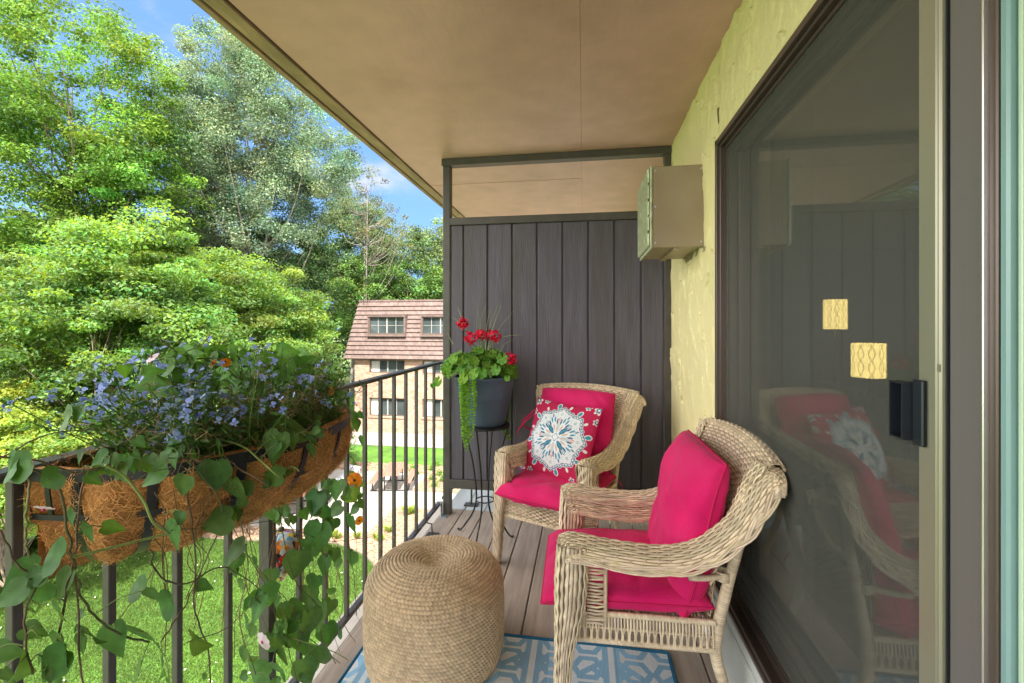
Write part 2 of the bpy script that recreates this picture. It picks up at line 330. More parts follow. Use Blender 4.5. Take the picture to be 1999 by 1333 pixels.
# stucco wall with the door opening y -0.9..2.0, z .27..2.06
DY0, DY1, DZ0, DZ1 = -.95, 1.995, .275, 2.058
st = MB()
st.box((WX, DY1, .02), (.75, YB1, SOF))
st.box((WX, YB0 - .5, .02), (.75, DY0, SOF))
st.box((WX, DY0, DZ1), (.75, DY1, SOF))
o = st.build('house_wall', m_stucco, smooth=False); tag(o, kind='structure')
def trowelled(y0, y1, z0, z1, step, seed, n):
    """hand trowelled skim coat: overlapping strokes that ramp up and end in a torn lip"""
    ny, nz = int((y1 - y0) / step), int((z1 - z0) / step); Y, Z = np.meshgrid(np.linspace(y0, y1, ny), np.linspace(z0, z1, nz), indexing='ij'); rg = np.random.default_rng(seed)
    J = np.array([[nz3_(y * 30, z * 30, 1.3) for z in Z[0]] for y in Y[:, 0]]); J2 = np.array([[nz3_(y * 90, z * 90, 4.3) for z in Z[0]] for y in Y[:, 0]]); H = .0015 * J + .0012
    for k in range(n):
        cy, cz = rg.uniform(y0, y1), rg.uniform(z0, z1); a = rg.choice([.9, 2.2, 1.4]) + rg.normal() * .35; L = rg.uniform(.07, .26); W_ = rg.uniform(.02, .07); t = rg.uniform(.003, .0110)
        u = (Y - cy) * math.cos(a) + (Z - cz) * math.sin(a) + J * .012; v = -(Y - cy) * math.sin(a) + (Z - cz) * math.cos(a) + J * .010; s_ = u / L + .5; v = v / (W_ * (1 + .3 * np.sin(s_ * 5 + k)))
        inside = (s_ > 0) & (s_ < 1) & (np.abs(v) < 1); h = t * (.15 + .85 * s_.clip(0, 1) ** 1.5) * (1 - .55 * v ** 2 + .45 * v) + .0002 * J2
        H = np.where(inside, H * .45 + h, H)
    H = H + .0004 * J2 - .004 * np.clip(J2 * 1.0 - .42, 0, .2) * 5
    gy, gz_ = np.gradient(H, step); e = np.hypot(gy, gz_); edge_shade = np.clip((e - .55) * 1.6, 0, 1) * np.clip(J * 1.6 + .55, 0, 1); C = 1 - edge_shade[..., None] * np.array((.42, .46, .60))  # steep torn lips darkened in the colour, occlusion shade painted in
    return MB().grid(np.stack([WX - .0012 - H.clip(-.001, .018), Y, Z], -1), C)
def nz3_(x, y, z): return mnoise.noise((x, y, z))
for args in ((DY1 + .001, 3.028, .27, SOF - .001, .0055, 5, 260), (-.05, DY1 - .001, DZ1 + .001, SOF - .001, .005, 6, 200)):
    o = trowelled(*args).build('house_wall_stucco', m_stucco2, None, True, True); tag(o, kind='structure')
cu = MB(); cu.box((.503, YB0, .0), (WX, 3.0, .235), bev=.006); cu.box((.51, YB0, .235), (.75, DY1 + .02, .268), bev=.004)
o = cu.build('wall_curb', m_curb, smooth=False); tag(o, kind='structure')
m_caulk = Mt('yellowed_caulk', (.55, .48, .22), rough=.6)
o = MB().tube([(.502, YB0, .004), (.502, 3.0, .004)], .005, 6).build('wall_curb_caulk', m_caulk); tag(o, kind='structure')

# ---------------------------------------------------------------- partition
pt = empty('partition', (-.2, 3.05, 0), 0, 'dark charcoal board partition with open slot on top at end of the deck', 'partition')
OFF = (-.2, 3.05, 0)
def child(mb, name, mat, parent, smooth=False, colors=False):
    """parts are modelled in world space; parent empties carry only a translation"""
    o = mb.build(name, mat, None, smooth, colors); o.parent = parent
    o.matrix_parent_inverse = Matrix.Translation(-Vector(parent.location)); return o
child(MB().box((-.955, 3.03, 0), (-.905, 3.09, SOF - .001), bev=.003), 'post', m_post, pt)
child(MB().box((.512, 3.03, 0), (.553, 3.085, SOF - .001), bev=.003), 'post', m_post, pt)
child(MB().box((-.96, 3.012, SOF - .048), (.553, 3.029, SOF - .002), bev=.002).box((-.904, 3.031, SOF - .046), (.511, 3.085, SOF - .002)), 'top_rail', m_post, pt)
child(MB().box((-.904, 3.022, 1.985), (.511, 3.088, 2.035), bev=.003), 'rail', m_post, pt)
child(MB().box((-.904, 3.022, .185), (.511, 3.088, .245), bev=.003), 'rail', m_post, pt)
pn = MB(); gl = [-.902, -.811, -.643, -.474, -.306, -.137, .031, .199, .367, .509]
for a_, b_ in zip(gl[:-1], gl[1:]):
    pn.box((a_ + .006, 3.038, .246), (b_ - .006, 3.052, 1.984), bev=.0025)
pn.box((-.902, 3.0525, .246), (.509, 3.06, 1.984))
child(pn, 'siding_panel', m_board, pt)
child(MB().box((-.962, 2.995, 0), (-.957, 3.03, .09)).box((-.962, 2.97, 0.0), (-.915, 3.028, .004)), 'base_bracket', m_galv, pt)

# ---------------------------------------------------------------- railing
rl = empty('railing', (-.98, .65, 0), 0, 'dark metal balcony railing carrying the coco lined planter', 'railing')
RX = -.98
child(MB().box((RX - .022, YB0, 1.035), (RX + .022, 3.028, 1.052), bev=.004), 'top_rail', m_rail, rl)
child(MB().box((RX - .013, YB0, .066), (RX + .013, 3.028, .086), bev=.002), 'bottom_rail', m_rail, rl)
for k in range(-12, 16):
    y = .653 + .1615 * k
    if y > 3.0 or y < YB0 + .1: continue
    h = .0175 if k == 4 or k == -8 else .0085
    child(MB().box((RX - h, y - h, .0 if h > .01 else .0862), (RX + h, y + h, 1.0345), bev=.0015), 'post' if h > .01 else 'baluster', m_rail, rl)
for y in (2.72, ):
    child(MB().tube([(RX + .02, y, .075), (RX + .05, y, .07), (RX + .055, y, .008)], .005, 8).box((RX + .02, y - .03, .0), (RX + .09, y + .03, .006)), 'floor_bracket', m_rail, rl)
# neighbour's railing
nr = empty('railing', (-.98, 3.15, 0), 0, 'neighbouring balcony railing seen past the partition foot', 'railing')
child(MB().box((RX - .022, 3.12, 1.035), (RX + .022, YB1, 1.052), bev=.004), 'top_rail', m_rail, nr)
child(MB().box((RX - .013, 3.12, .066), (RX + .013, YB1, .086), bev=.002), 'bottom_rail', m_rail, nr)
for k in range(14): child(MB().box((RX - .0085, 3.25 + k * .1615 - .0085, .0862), (RX + .0085, 3.25 + k * .1615 + .0085, 1.0345)), 'baluster', m_rail, nr)
child(MB().tube([(-.80, 3.22, .3), (-.80, 3.22, .008)], .007, 8).box((-.85, 3.19, .0), (-.75, 3.25, .008)), 'floor_bracket', m_rail, nr)
# neighbour's table with pale tube legs
m_tube = Mt('pale_enamel_tube', (.52, .55, .50), rough=.35, metal=.3)
ft = empty('side_table', (.2, 3.5, 0), 0, 'pale metal legged table on the neighbouring deck behind partition', 'table')
tlegs = [(-.02, 3.42), (.165, 3.40), (.19, 3.44), (.40, 3.46)]
for (x, y) in tlegs: child(MB().tube([(x, y, .0), (x, y, .72)], .011, 10), 'leg', m_tube, ft, True)
child(MB().tube([(-.02, 3.43, .03), (.165, 3.41, .62)], .003, 6).tube([(.19, 3.45, .62), (.40, 3.46, .03)], .003, 6).tube([(.10, 3.5, .62), (.2, 3.45, .02)], .003, 6), 'brace', m_rail, ft, True)
child(MB().box((-.08, 3.36, .72), (.46, 3.9, .745), bev=.006), 'table_top', m_tube, ft)

# ---------------------------------------------------------------- air conditioner
m_ac = Mt('bronze_painted_sheet_metal', (.33, .27, .18), rough=.38, metal=.0, var=.12, scale=5, col2=(.26, .19, .12), scale2=4, fac2=.5, bump=.0006, bscale=8)
m_grille = Mt('weathered_green_grey_metal', (.48, .52, .36), rough=.5, metal=.2, var=.3, scale=30, col2=(.28, .30, .16), scale2=20, fac2=.6)
ac = empty('air_conditioner', (.43, 2.43, 1.66), 0, 'bronze metal air conditioner sleeve jutting from the stucco wall', 'air conditioner')
child(MB().box((.322, 2.236, 1.667), (.556, 2.64, 2.05), bev=.004), 'casing', m_ac, ac)
g = MB(); g.box((.312, 2.232, 1.66), (.3215, 2.645, 2.057), bev=.002)
child(g, 'front_frame', m_grille, ac)
g = MB()
for k in range(5):
    z = 1.675 + k * .076
    g.box((.302, 2.245, z), (.3115, 2.632, z + .066), bev=.004)
for k in range(26):
    y = 2.255 + k * .0148
    g.box((.299, y, 1.68), (.3025, y + .004, 2.045))
child(g, 'grille', m_grille, ac)
g = MB()
for (y_, z_) in [(2.26, 1.69), (2.26, 2.03), (2.6, 1.69), (2.6, 2.03), (2.26, 1.86)]: g.tube([(.3105, y_, z_), (.309, y_, z_)], .005, 8)
for (x_, z_) in [(.335, 1.69), (.335, 2.03), (.54, 1.69), (.54, 2.03), (.335, 1.86)]: g.tube([(x_, 2.237, z_), (x_, 2.2335, z_)], .0045, 8)
g = child(g, 'screws', m_galv, ac); g['kind'] = 'stuff'
child(MB().box((.42, 2.25, 1.655), (.445, 2.63, 1.6665)).box((.548, 2.2, 1.64), (.5545, 2.66, 1.663)), 'bracket', m_ac, ac)

# ---------------------------------------------------------------- sliding glass door
m_frame = Mt('dark_bronze_aluminium', (.13, .10, .085), rough=.33, metal=.5, var=.12, scale=3, stretch=(1, 1, .2), spec=.5)
m_frame2 = Mt('brown_aluminium_face', (.17, .155, .15), rough=.42, metal=.2, var=.06, scale=3, stretch=(1, 8, .1))
m_stile = Mt('olive_grey_screen_frame', (.36, .35, .26), rough=.35, metal=.5, var=.1, scale=3, stretch=(1, 1, .3))
m_silver = Mt('bright_aluminium_edge', (.8, .8, .8), rough=.25, metal=.9, var=.05)
m_teal = Mt('teal_vinyl_seal', (.22, .37, .36), rough=.25, var=.04, spec=.6)
m_palegreen = Mt('pale_green_glass_edge', (.50, .66, .48), rough=.2, var=.04, spec=.6)
m_black = Mt('black_plastic', (.012, .016, .022), rough=.32, var=.1, spec=.6)
def glassmat():
    m, n, b = newmat('window_glass'); L = n.links.new; n.nodes.remove(b)
    t = n.nodes.new('ShaderNodeBsdfTransparent'); t.inputs[0].default_value = (.70, .72, .66, 1)
    gl_ = n.nodes.new('ShaderNodeBsdfGlossy'); gl_.inputs['Roughness'].default_value = .0; gl_.inputs[0].default_value = (.93, .97, 1, 1)
    lw = n.nodes.new('ShaderNodeLayerWeight'); lw.inputs['Blend'].default_value = .5
    pw = n.nodes.new('ShaderNodeMath'); pw.operation = 'POWER'; L(lw.outputs['Facing'], pw.inputs[0]); pw.inputs[1].default_value = 2.2
    fr = n.nodes.new('ShaderNodeMapRange'); L(pw.outputs[0], fr.inputs[0]); fr.inputs['To Min'].default_value = .15; fr.inputs['To Max'].default_value = .95
    mx = n.nodes.new('ShaderNodeMixShader'); L(fr.outputs[0], mx.inputs[0]); L(t.outputs[0], mx.inputs[1]); L(gl_.outputs[0], mx.inputs[2]); L(mx.outputs[0], n.nodes['Material Output'].inputs[0])
    return m
m_glass = glassmat()
def screenmat():
    m, n, b = newmat('insect_screen_mesh'); L = n.links.new; n.nodes.remove(b)
    t = n.nodes.new('ShaderNodeBsdfTransparent'); d = n.nodes.new('ShaderNodeBsdfDiffuse'); d.inputs[0].default_value = (.15, .155, .135, 1)
    tc = n.nodes.new('ShaderNodeTexCoord')
    w1 = n.nodes.new('ShaderNodeTexWave'); w1.bands_direction = 'Z'; w1.inputs['Scale'].default_value = 105; w1.inputs['Distortion'].default_value = 1.2; w1.inputs['Detail'].default_value = 0; w1.inputs['Detail Scale'].default_value = .02
    w2 = n.nodes.new('ShaderNodeTexWave'); w2.bands_direction = 'Y'; w2.inputs['Scale'].default_value = 118; w2.inputs['Distortion'].default_value = 1.0; w2.inputs['Detail Scale'].default_value = .02
    nz = n.nodes.new('ShaderNodeTexNoise'); nz.inputs['Scale'].default_value = 2.2; nz.inputs['Detail'].default_value = 5
    for q in (w1, w2, nz): L(tc.outputs['Object'], q.inputs['Vector'])
    a = n.nodes.new('ShaderNodeMath'); a.operation = 'ADD'; L(w1.outputs['Fac'], a.inputs[0]); L(w2.outputs['Fac'], a.inputs[1])
    b_ = n.nodes.new('ShaderNodeMath'); b_.operation = 'ADD'; L(a.outputs[0], b_.inputs[0]); L(nz.outputs['Fac'], b_.inputs[1])
    mr = n.nodes.new('ShaderNodeMapRange'); mr.inputs['From Min'].default_value = 0; mr.inputs['From Max'].default_value = 3; mr.inputs['To Min'].default_value = .12; mr.inputs['To Max'].default_value = .43
    L(b_.outputs[0], mr.inputs[0])
    mx = n.nodes.new('ShaderNodeMixShader'); L(mr.outputs[0], mx.inputs[0]); L(t.outputs[0], mx.inputs[1]); L(d.outputs[0], mx.inputs[2]); L(mx.outputs[0], n.nodes['Material Output'].inputs[0])
    return m
m_screen = screenmat()
dr = empty('sliding_door', (.56, 1.4, .27), 0, 'sliding glass patio door with insect screen and black pull handle', 'door')
f = MB()   # outer frame: head, far jamb, sill, stepped profile
for (x0, x1, t0, t1) in [(.536, .56, 0, .022), (.548, .60, .022, .034), (.58, .66, .034, .048)]:
    f.box((x0, DY1 - t1, DZ0), (x1, DY1 - t0 - .0005, DZ1 - t0), bev=.0015)
    f.box((x0, DY0 + .01, DZ1 - t1), (x1, DY1 - t0 - .001, DZ1 - t0 - .0005), bev=.0015)
f.box((.60, DY0 + .01, DZ1 - .07), (.66, DY1 - .05, DZ1 - .049), bev=.002)
child(f, 'door_frame', m_frame, dr)
f = MB(); f.box((.512, DY0, .269), (.66, DY1 - .002, .285), bev=.002); f.box((.520, DY0, .2855), (.526, DY1 - .03, .300)); f.box((.556, DY0, .2855), (.562, DY1 - .04, .305)); f.box((.60, DY0, .2855), (.606, DY1 - .05, .31))
child(f, 'sill_track', m_frame, dr)
# screen panel
child(MB().box((.5685, .868, .312), (.5695, 1.948, 2.010)), 'screen', m_screen, dr)
s_ = MB(); s_.box((.559, .842, .306), (.5675, .868, 2.009), bev=.001); s_.box((.555, .8225, .306), (.5665, .8415, 2.009), bev=.003); s_.box((.559, .806, .306), (.5675, .822, 2.009), bev=.001)
child(s_, 'screen_stile', m_stile, dr)
s_ = MB(); s_.box((.563, 1.949, .306), (.575, 1.960, 2.009)); s_.box((.563, .869, 2.0105), (.575, 1.948, 2.022)); s_.box((.563, .869, .3065), (.575, 1.948, .3115))
child(s_, 'screen_frame', m_frame, dr)
child(MB().box((.543, .7975, .3), (.5545, .8055, 2.02), bev=.003).box((.5465, .803, 1.228), (.5425, .7985, 1.240)), 'screen_stop', m_stile, dr)
child(MB().box((.550, .7945, .3), (.553, .7970, 2.02)), 'gasket', m_black, dr)
# the glass sash behind the screen and its meeting stile
child(MB().box((.618, .78, .33), (.622, 1.94, 1.99)), 'glass_pane', m_glass, dr)
s_ = MB(); s_.box((.61, 1.925, .315), (.635, 1.945, 2.005), bev=.002); s_.box((.61, .80, 1.985), (.635, 1.925, 2.005)); s_.box((.61, .80, .315), (.635, 1.925, .345))
child(s_, 'sash_frame', m_frame, dr)
child(MB().box((.553, .7335, .29), (.632, .794, 2.03), bev=.002), 'meeting_stile', m_frame2, dr)
child(MB().box((.549, .7292, .29), (.56, .7328, 2.03), bev=.001), 'bright_edge', m_silver, dr)
child(MB().box((.556, .7165, .29), (.63, .7290, 2.03), bev=.002), 'inner_stile', m_frame, dr)
child(MB().box((.558, .7025, .29), (.63, .7160, 2.03), bev=.003), 'seal', m_teal, dr)
child(MB().box((.575, .6990, .29), (.63, .7020, 2.03)), 'seal_gap', m_black, dr)
child(MB().box((.566, .6925, .29), (.60, .6985, 2.03), bev=.001), 'glass_edge', m_palegreen, dr)
child(MB().box((.585, DY0 + .05, .33), (.589, .692, 2.0)), 'glass_pane', m_glass, dr)
child(MB().box((.575, DY0 + .012, .29), (.62, DY0 + .05, 2.03)), 'fixed_jamb', m_frame, dr)
# black pull handle: open box
h = MB(); y0, y1, z0, z1 = .853, .905, 1.105, 1.203
h.box((.5505, y0 - .006, z0 - .006), (.5585, y0 + .018, z1 + .006), bev=.002)
h.box((.536, y0 + .018, z0), (.5585, y0 + .021, z1)); h.box((.536, y1 - .003, z0), (.5585, y1, z1))
h.box((.536, y0 + .0215, z0), (.5585, y1 - .0035, z0 + .003)); h.box((.536, y0 + .0215, z1 - .003), (.5585, y1 - .0035, z1)); h.box((.5555, y0 + .0215, z0 + .0035), (.5585, y1 - .0035, z1 - .0035))
for z in (z0 + .01, z1 - .012): h.lathe([(.0, 0), (.0035, 0), (.003, .0015), (0, .0018)], (0, 0, 0), 10); h.V[-1] = np.array([(.5505 - p[2], y0 + .007 + p[0], z + p[1]) for p in h.V[-1]])
child(h, 'pull_handle', m_black, dr)

# ---------------------------------------------------------------- room behind the glass
m_room = Mt('dim_olive_room_paint', (.20, .19, .13), rough=.9, var=.05)
m_roomfl = Mt('dark_room_carpet', (.13, .115, .10), rough=.95, var=.1)
rm = MB(); X0, X1, Y0, Y1, Z0, Z1 = .752, 5.2, -2.6, 8.2, .10, 2.5
rm.box((X1, Y0, Z0), (X1 + .1, Y1, Z1)); rm.box((X0, Y1, Z0), (X1, Y1 + .1, Z1)); rm.box((X0, Y0 - .1, Z0), (X1, Y0, Z1)); rm.box((.556, Y0, Z1), (X1 + .1, Y1, Z1 + .1))
rm.box((X0, DY1 + .01, Z0), (X0 + .01, Y1 - .01, Z1 - .01))
o = rm.build('room_wall', m_room, smooth=False); tag(o, kind='structure')
o = MB().box((.752, Y0, .0), (X1, Y1, .098)).build('room_floor', m_roomfl, smooth=False); tag(o, kind='structure')
def shademat():
    m, n, b = newmat('glowing_lamp_shade'); L = n.links.new
    tc = n.nodes.new('ShaderNodeTexCoord')
    sp = n.nodes.new('ShaderNodeSeparateXYZ'); L(tc.outputs['Object'], sp.inputs[0])
    at_ = n.nodes.new('ShaderNodeMath'); at_.operation = 'ARCTAN2'; L(sp.outputs['Y'], at_.inputs[0]); L(sp.outputs['X'], at_.inputs[1])
    def M2(op, a, b_):
        q = n.nodes.new('ShaderNodeMath'); q.operation = op
        for i_, x in enumerate((a, b_)):
            if x is None: continue
            if isinstance(x, (int, float)): q.inputs[i_].default_value = x
            else: L(x, q.inputs[i_])
        return q.outputs[0]
    zz = M2('MULTIPLY', sp.outputs['Z'], 26.0); wob = M2('MULTIPLY', M2('SINE', zz, None), .9)
    lines = []
    for sgn in (1, -1):
        a = M2('ADD', M2('MULTIPLY', at_.outputs[0], 5.0), M2('MULTIPLY', wob, float(sgn)))
        lines.append(M2('ABSOLUTE', M2('SINE', a, None), None))
    mn = M2('MINIMUM', lines[0], lines[1]); th = M2('GREATER_THAN', mn, .13)
    mx = n.nodes.new('ShaderNodeMixRGB'); L(th, mx.inputs[0]); mx.inputs[1].default_value = (.20, .13, .02, 1); mx.inputs[2].default_value = (1.0, .72, .26, 1)
    b.inputs['Base Color'].default_value = (.5, .42, .25, 1); L(mx.outputs[0], b.inputs['Emission Color']); b.inputs['Emission Strength'].default_value = .85
    return m
m_shade = shademat(); m_lampmetal = Mt('dark_lamp_metal', (.04, .035, .03), rough=.4, metal=.6)
def lamp(x, y, zc, r, h, label, zb):
    e = empty('lamp', (x, y, zb), 0, label, 'lamp', None)
    s = MB().lathe([(r, zc - h / 2), (r, zc + h / 2)], (0, 0, 0), 40, caps=False).build('lamp_shade', m_shade, None, True); s.data.transform(Matrix.Translation((0, 0, -zc)))
    s.parent = e; s.location = (0, 0, zc - zb)
    p = MB().tube([(0, 0, .0), (0, 0, zc - zb + h * .3)], .012, 10).lathe([(.11, 0), (.11, .015), (.02, .03)], (0, 0, 0), 24).build('lamp_base', m_lampmetal, e)
    return e
lamp(2.5, 4.5, .99, .125, .30, 'glowing yellow patterned drum lamp beside the sofa, the lower of two', .62)
lamp(2.95, 5.95, 1.43, .12, .35, 'glowing yellow patterned floor lamp at the back, the higher of two', .10)
m_lt = Mt('dark_table_wood', (.06, .04, .03))
t_ = empty('lamp_table', (2.5, 4.5, .1), 0, 'dark small table under the lower glowing lamp indoors', 'table')
child(MB().box((2.25, 4.25, .59), (2.75, 4.75, .62), bev=.005), 'table_top', m_lt, t_)
for sx in (-.22, .22):
    for sy in (-.22, .22): child(MB().box((2.5 + sx - .02, 4.5 + sy - .02, .1), (2.5 + sx + .02, 4.5 + sy + .02, .589)), 'leg', m_lt, t_)
m_sofa = Mt('olive_sofa_fabric', (.20, .19, .09), rough=.95, var=.1, scale=30, sheen=.3)
# ================================================================ soft shapes
def nz3(x, y, z): return mnoise.noise((x, y, z))
def cushion(w, d, h, nx=44, ny=44, p=5, q=.42, wr=.006, seed=0, side=None, puff=1.0, edge=.25):
    """stuffed cushion: box with rounded soft edges and a welted seam round its middle; returns top grid, bottom grid, seam loop"""
    a = np.linspace(-1, 1, nx); a = np.sign(a) * (1 - (1 - abs(a)) ** 1.5) ; b_ = np.linspace(-1, 1, ny); b_ = np.sign(b_) * (1 - (1 - abs(b_)) ** 1.5)
    A, B = np.meshgrid(a, b_, indexing='ij')
    prof = ((1 - np.abs(A) ** p).clip(0) * (1 - np.abs(B) ** p).clip(0)) ** q
    dome = 1 - .25 * (A ** 2 + B ** 2) / 2
    pin = 1 - .035 * (1 - A ** 2) * 0
    X = A * w / 2 * (1 - .04 * (B ** 2) * (1 - A ** 2)); Y = B * d / 2 * (1 - .04 * (A ** 2) * (1 - B ** 2))
    res = []
    for s in (1, -1):
        Z = s * h / 2 * (prof * dome * puff)
        N = np.array([[nz3(x * 7 + seed, y * 7, s * 3.1) + .5 * nz3(x * 17 + seed, y * 13, s) - 1.5 * max(0, .22 - abs(nz3(x * 5 + seed * 2, y * 8 + x * 3, s))) / .22 * abs(nz3(x * 3, y * 3, seed)) * 2 for x, y in zip(r1, r2)] for r1, r2 in zip(X, Y)])
        E_ = np.clip(prof, 0, 1)
        res.append(np.stack([X, Y, Z + wr * N * E_], -1))
    T, Bt = res
    loop = np.concatenate([T[:-1, 0], T[-1, :-1], T[:0:-1, -1], T[0, :0:-1]])
    return T, Bt, loop
def cushion_mb(w, d, h, fn=None, pipe=.004, **k):
    T, Bt, loop = cushion(w, d, h, **k)
    f = (lambda P: P) if fn is None else fn
    m = MB(); m.grid(f(T.reshape(-1, 3)).reshape(T.shape)[::-1]); m.grid(f(Bt.reshape(-1, 3)).reshape(Bt.shape))
    lp = f(loop); lp = np.vstack([lp, lp[:2]]); pm = MB().tube(lp, pipe, 6, caps=False)
    return m, pm
m_red = Mt('crimson_canvas', (.58, .002, .105), rough=.78, var=.10, scale=9, bump=.0018, bscale=260, col2=(.62, .06, .17), scale2=4, fac2=.25, sheen=.08, spec=.2)
m_redpipe = Mt('crimson_piping', (.50, .004, .08), rough=.8, var=.05)

# ================================================================ wicker
m_wick = Mt('pale_wicker_strand', (.72, .61, .44), rough=.52, var=.20, scale=22, col2=(.52, .41, .28), scale2=9, fac2=.5, spec=.35, bump=.0003, bscale=300, attr=True)
m_wickback = Mt('wicker_core', (.22, .16, .10), rough=.8, var=.1)
def partials(P, u, v, e=1e-3):
    p = P(u, v); du = P(np.clip(u + e, 0, 1), v) - P(np.clip(u - e, 0, 1), v); dv = P(u, np.clip(v + e, 0, 1)) - P(u, np.clip(v - e, 0, 1))
    n = np.cross(du, dv); n /= np.linalg.norm(n, axis=-1)[:, None] + 1e-12
    return p, n
def tint(): k = random.uniform(.78, 1.15); return (k, k * random.uniform(.95, 1.02), k * random.uniform(.88, 1.04))
def weave(mb, P, rows, cols, sw, amp=.0026, th=.0035, spc=4, flip=1, stakes=True, jitter=.15, period=1):
    """strands run along u, stakes along v; P(u,v) -> points"""
    n = cols * spc + 1; u = np.linspace(0, 1, n)
    for r in range(rows):
        v = np.full(n, (r + .5) / rows)
        p, N = partials(P, u, v); N = N * flip
        ph = math.pi * r / period + random.uniform(-jitter, jitter)
        off = amp * np.cos(math.pi * u * cols + ph)
        wid = sw * (.86 + .14 * np.cos(math.pi * u * cols + ph))
        mb.ribbon(p + N * off[:, None], N, wid, th, 6, tint())
    if stakes:
        for c in range(cols + 1):
            v = np.linspace(0, 1, rows * 2 + 1); uu = np.full(len(v), c / cols)
            p, N = partials(P, uu, v); N = N * flip
            for s in (-.5, .5):
                T = np.gradient(p, axis=0); S = np.cross(T, N); S /= np.linalg.norm(S, axis=1)[:, None] + 1e-12
                mb.ribbon(p + S * s * .0042 - N * .0002, N, .0036, .0028, 5, (.78, .74, .68))
def braid(mb, path, nrm, W, t=.006, wl=.05, sw=.011, k=3, phase=0.0):
    L = plen(path); n = max(8, int(L / wl * 12)); both = resample(np.c_[path, nrm], n); p = both[:, :3]; N = both[:, 3:]
    T = np.gradient(p, axis=0); T /= np.linalg.norm(T, axis=1)[:, None]; N = N - T * (N * T).sum(1)[:, None]; N /= np.linalg.norm(N, axis=1)[:, None]; S = np.cross(T, N)
    th = np.linspace(0, L / wl * 2 * math.pi, n)
    for i in range(k):
        a = th + 2 * math.pi * i / k + phase
        for d in (-.25, .25):
            q = p + S * (W / 2 * np.sin(a) )[:, None] + N * (t / 2 * np.sin(2 * a))[:, None]
            Tq = np.gradient(q, axis=0); Sq = np.cross(Tq, N); Sq /= np.linalg.norm(Sq, axis=1)[:, None]
            mb.ribbon(q + Sq * d * sw * 1.0, N, sw * .52, .0042, 6, tint())
def wrapped(mb, path, r, pitch=.0085, n=14, col=None, tilt=.15, bulge=.0011):
    L = plen(path); m = max(6, int(L / pitch * 5)); P = resample(spline(path, 60), m)
    rr = np.interp(np.linspace(0, 1, m), np.linspace(0, 1, len(r)), r) if not np.isscalar(r) else np.full(m, r)
    T = np.gradient(P, axis=0); T /= np.linalg.norm(T, axis=1)[:, None]
    A = np.cross(T[0], (0, 1.0, .13)); A /= np.linalg.norm(A); As = []
    for t in T: A = A - t * A.dot(t); A /= np.linalg.norm(A); As.append(A)
    A = np.array(As); B = np.cross(T, A); th = np.arange(n) * 2 * math.pi / n; s = np.linspace(0, L, m)
    fr = (s[:, None] / pitch + th[None] / (2 * math.pi)) % 1
    rad = rr[:, None] + bulge * (np.sqrt((1 - (2 * fr - 1) ** 2).clip(0)) - .8)
    wid = (s[:, None] / pitch + th[None] / (2 * math.pi)).astype(int); rs = np.random.default_rng(3).uniform(.82, 1.1, wid.max() + 2)
    V = P[:, None] + rad[..., None] * (A[:, None] * np.cos(th)[None, :, None] + B[:, None] * np.sin(th)[None, :, None])
    c = rs[wid][..., None] * np.array((1, .98, .95)) * (.55 + .45 * (fr[..., None] > .08))
    mb.grid(V, c, closeu=True)
    return mb

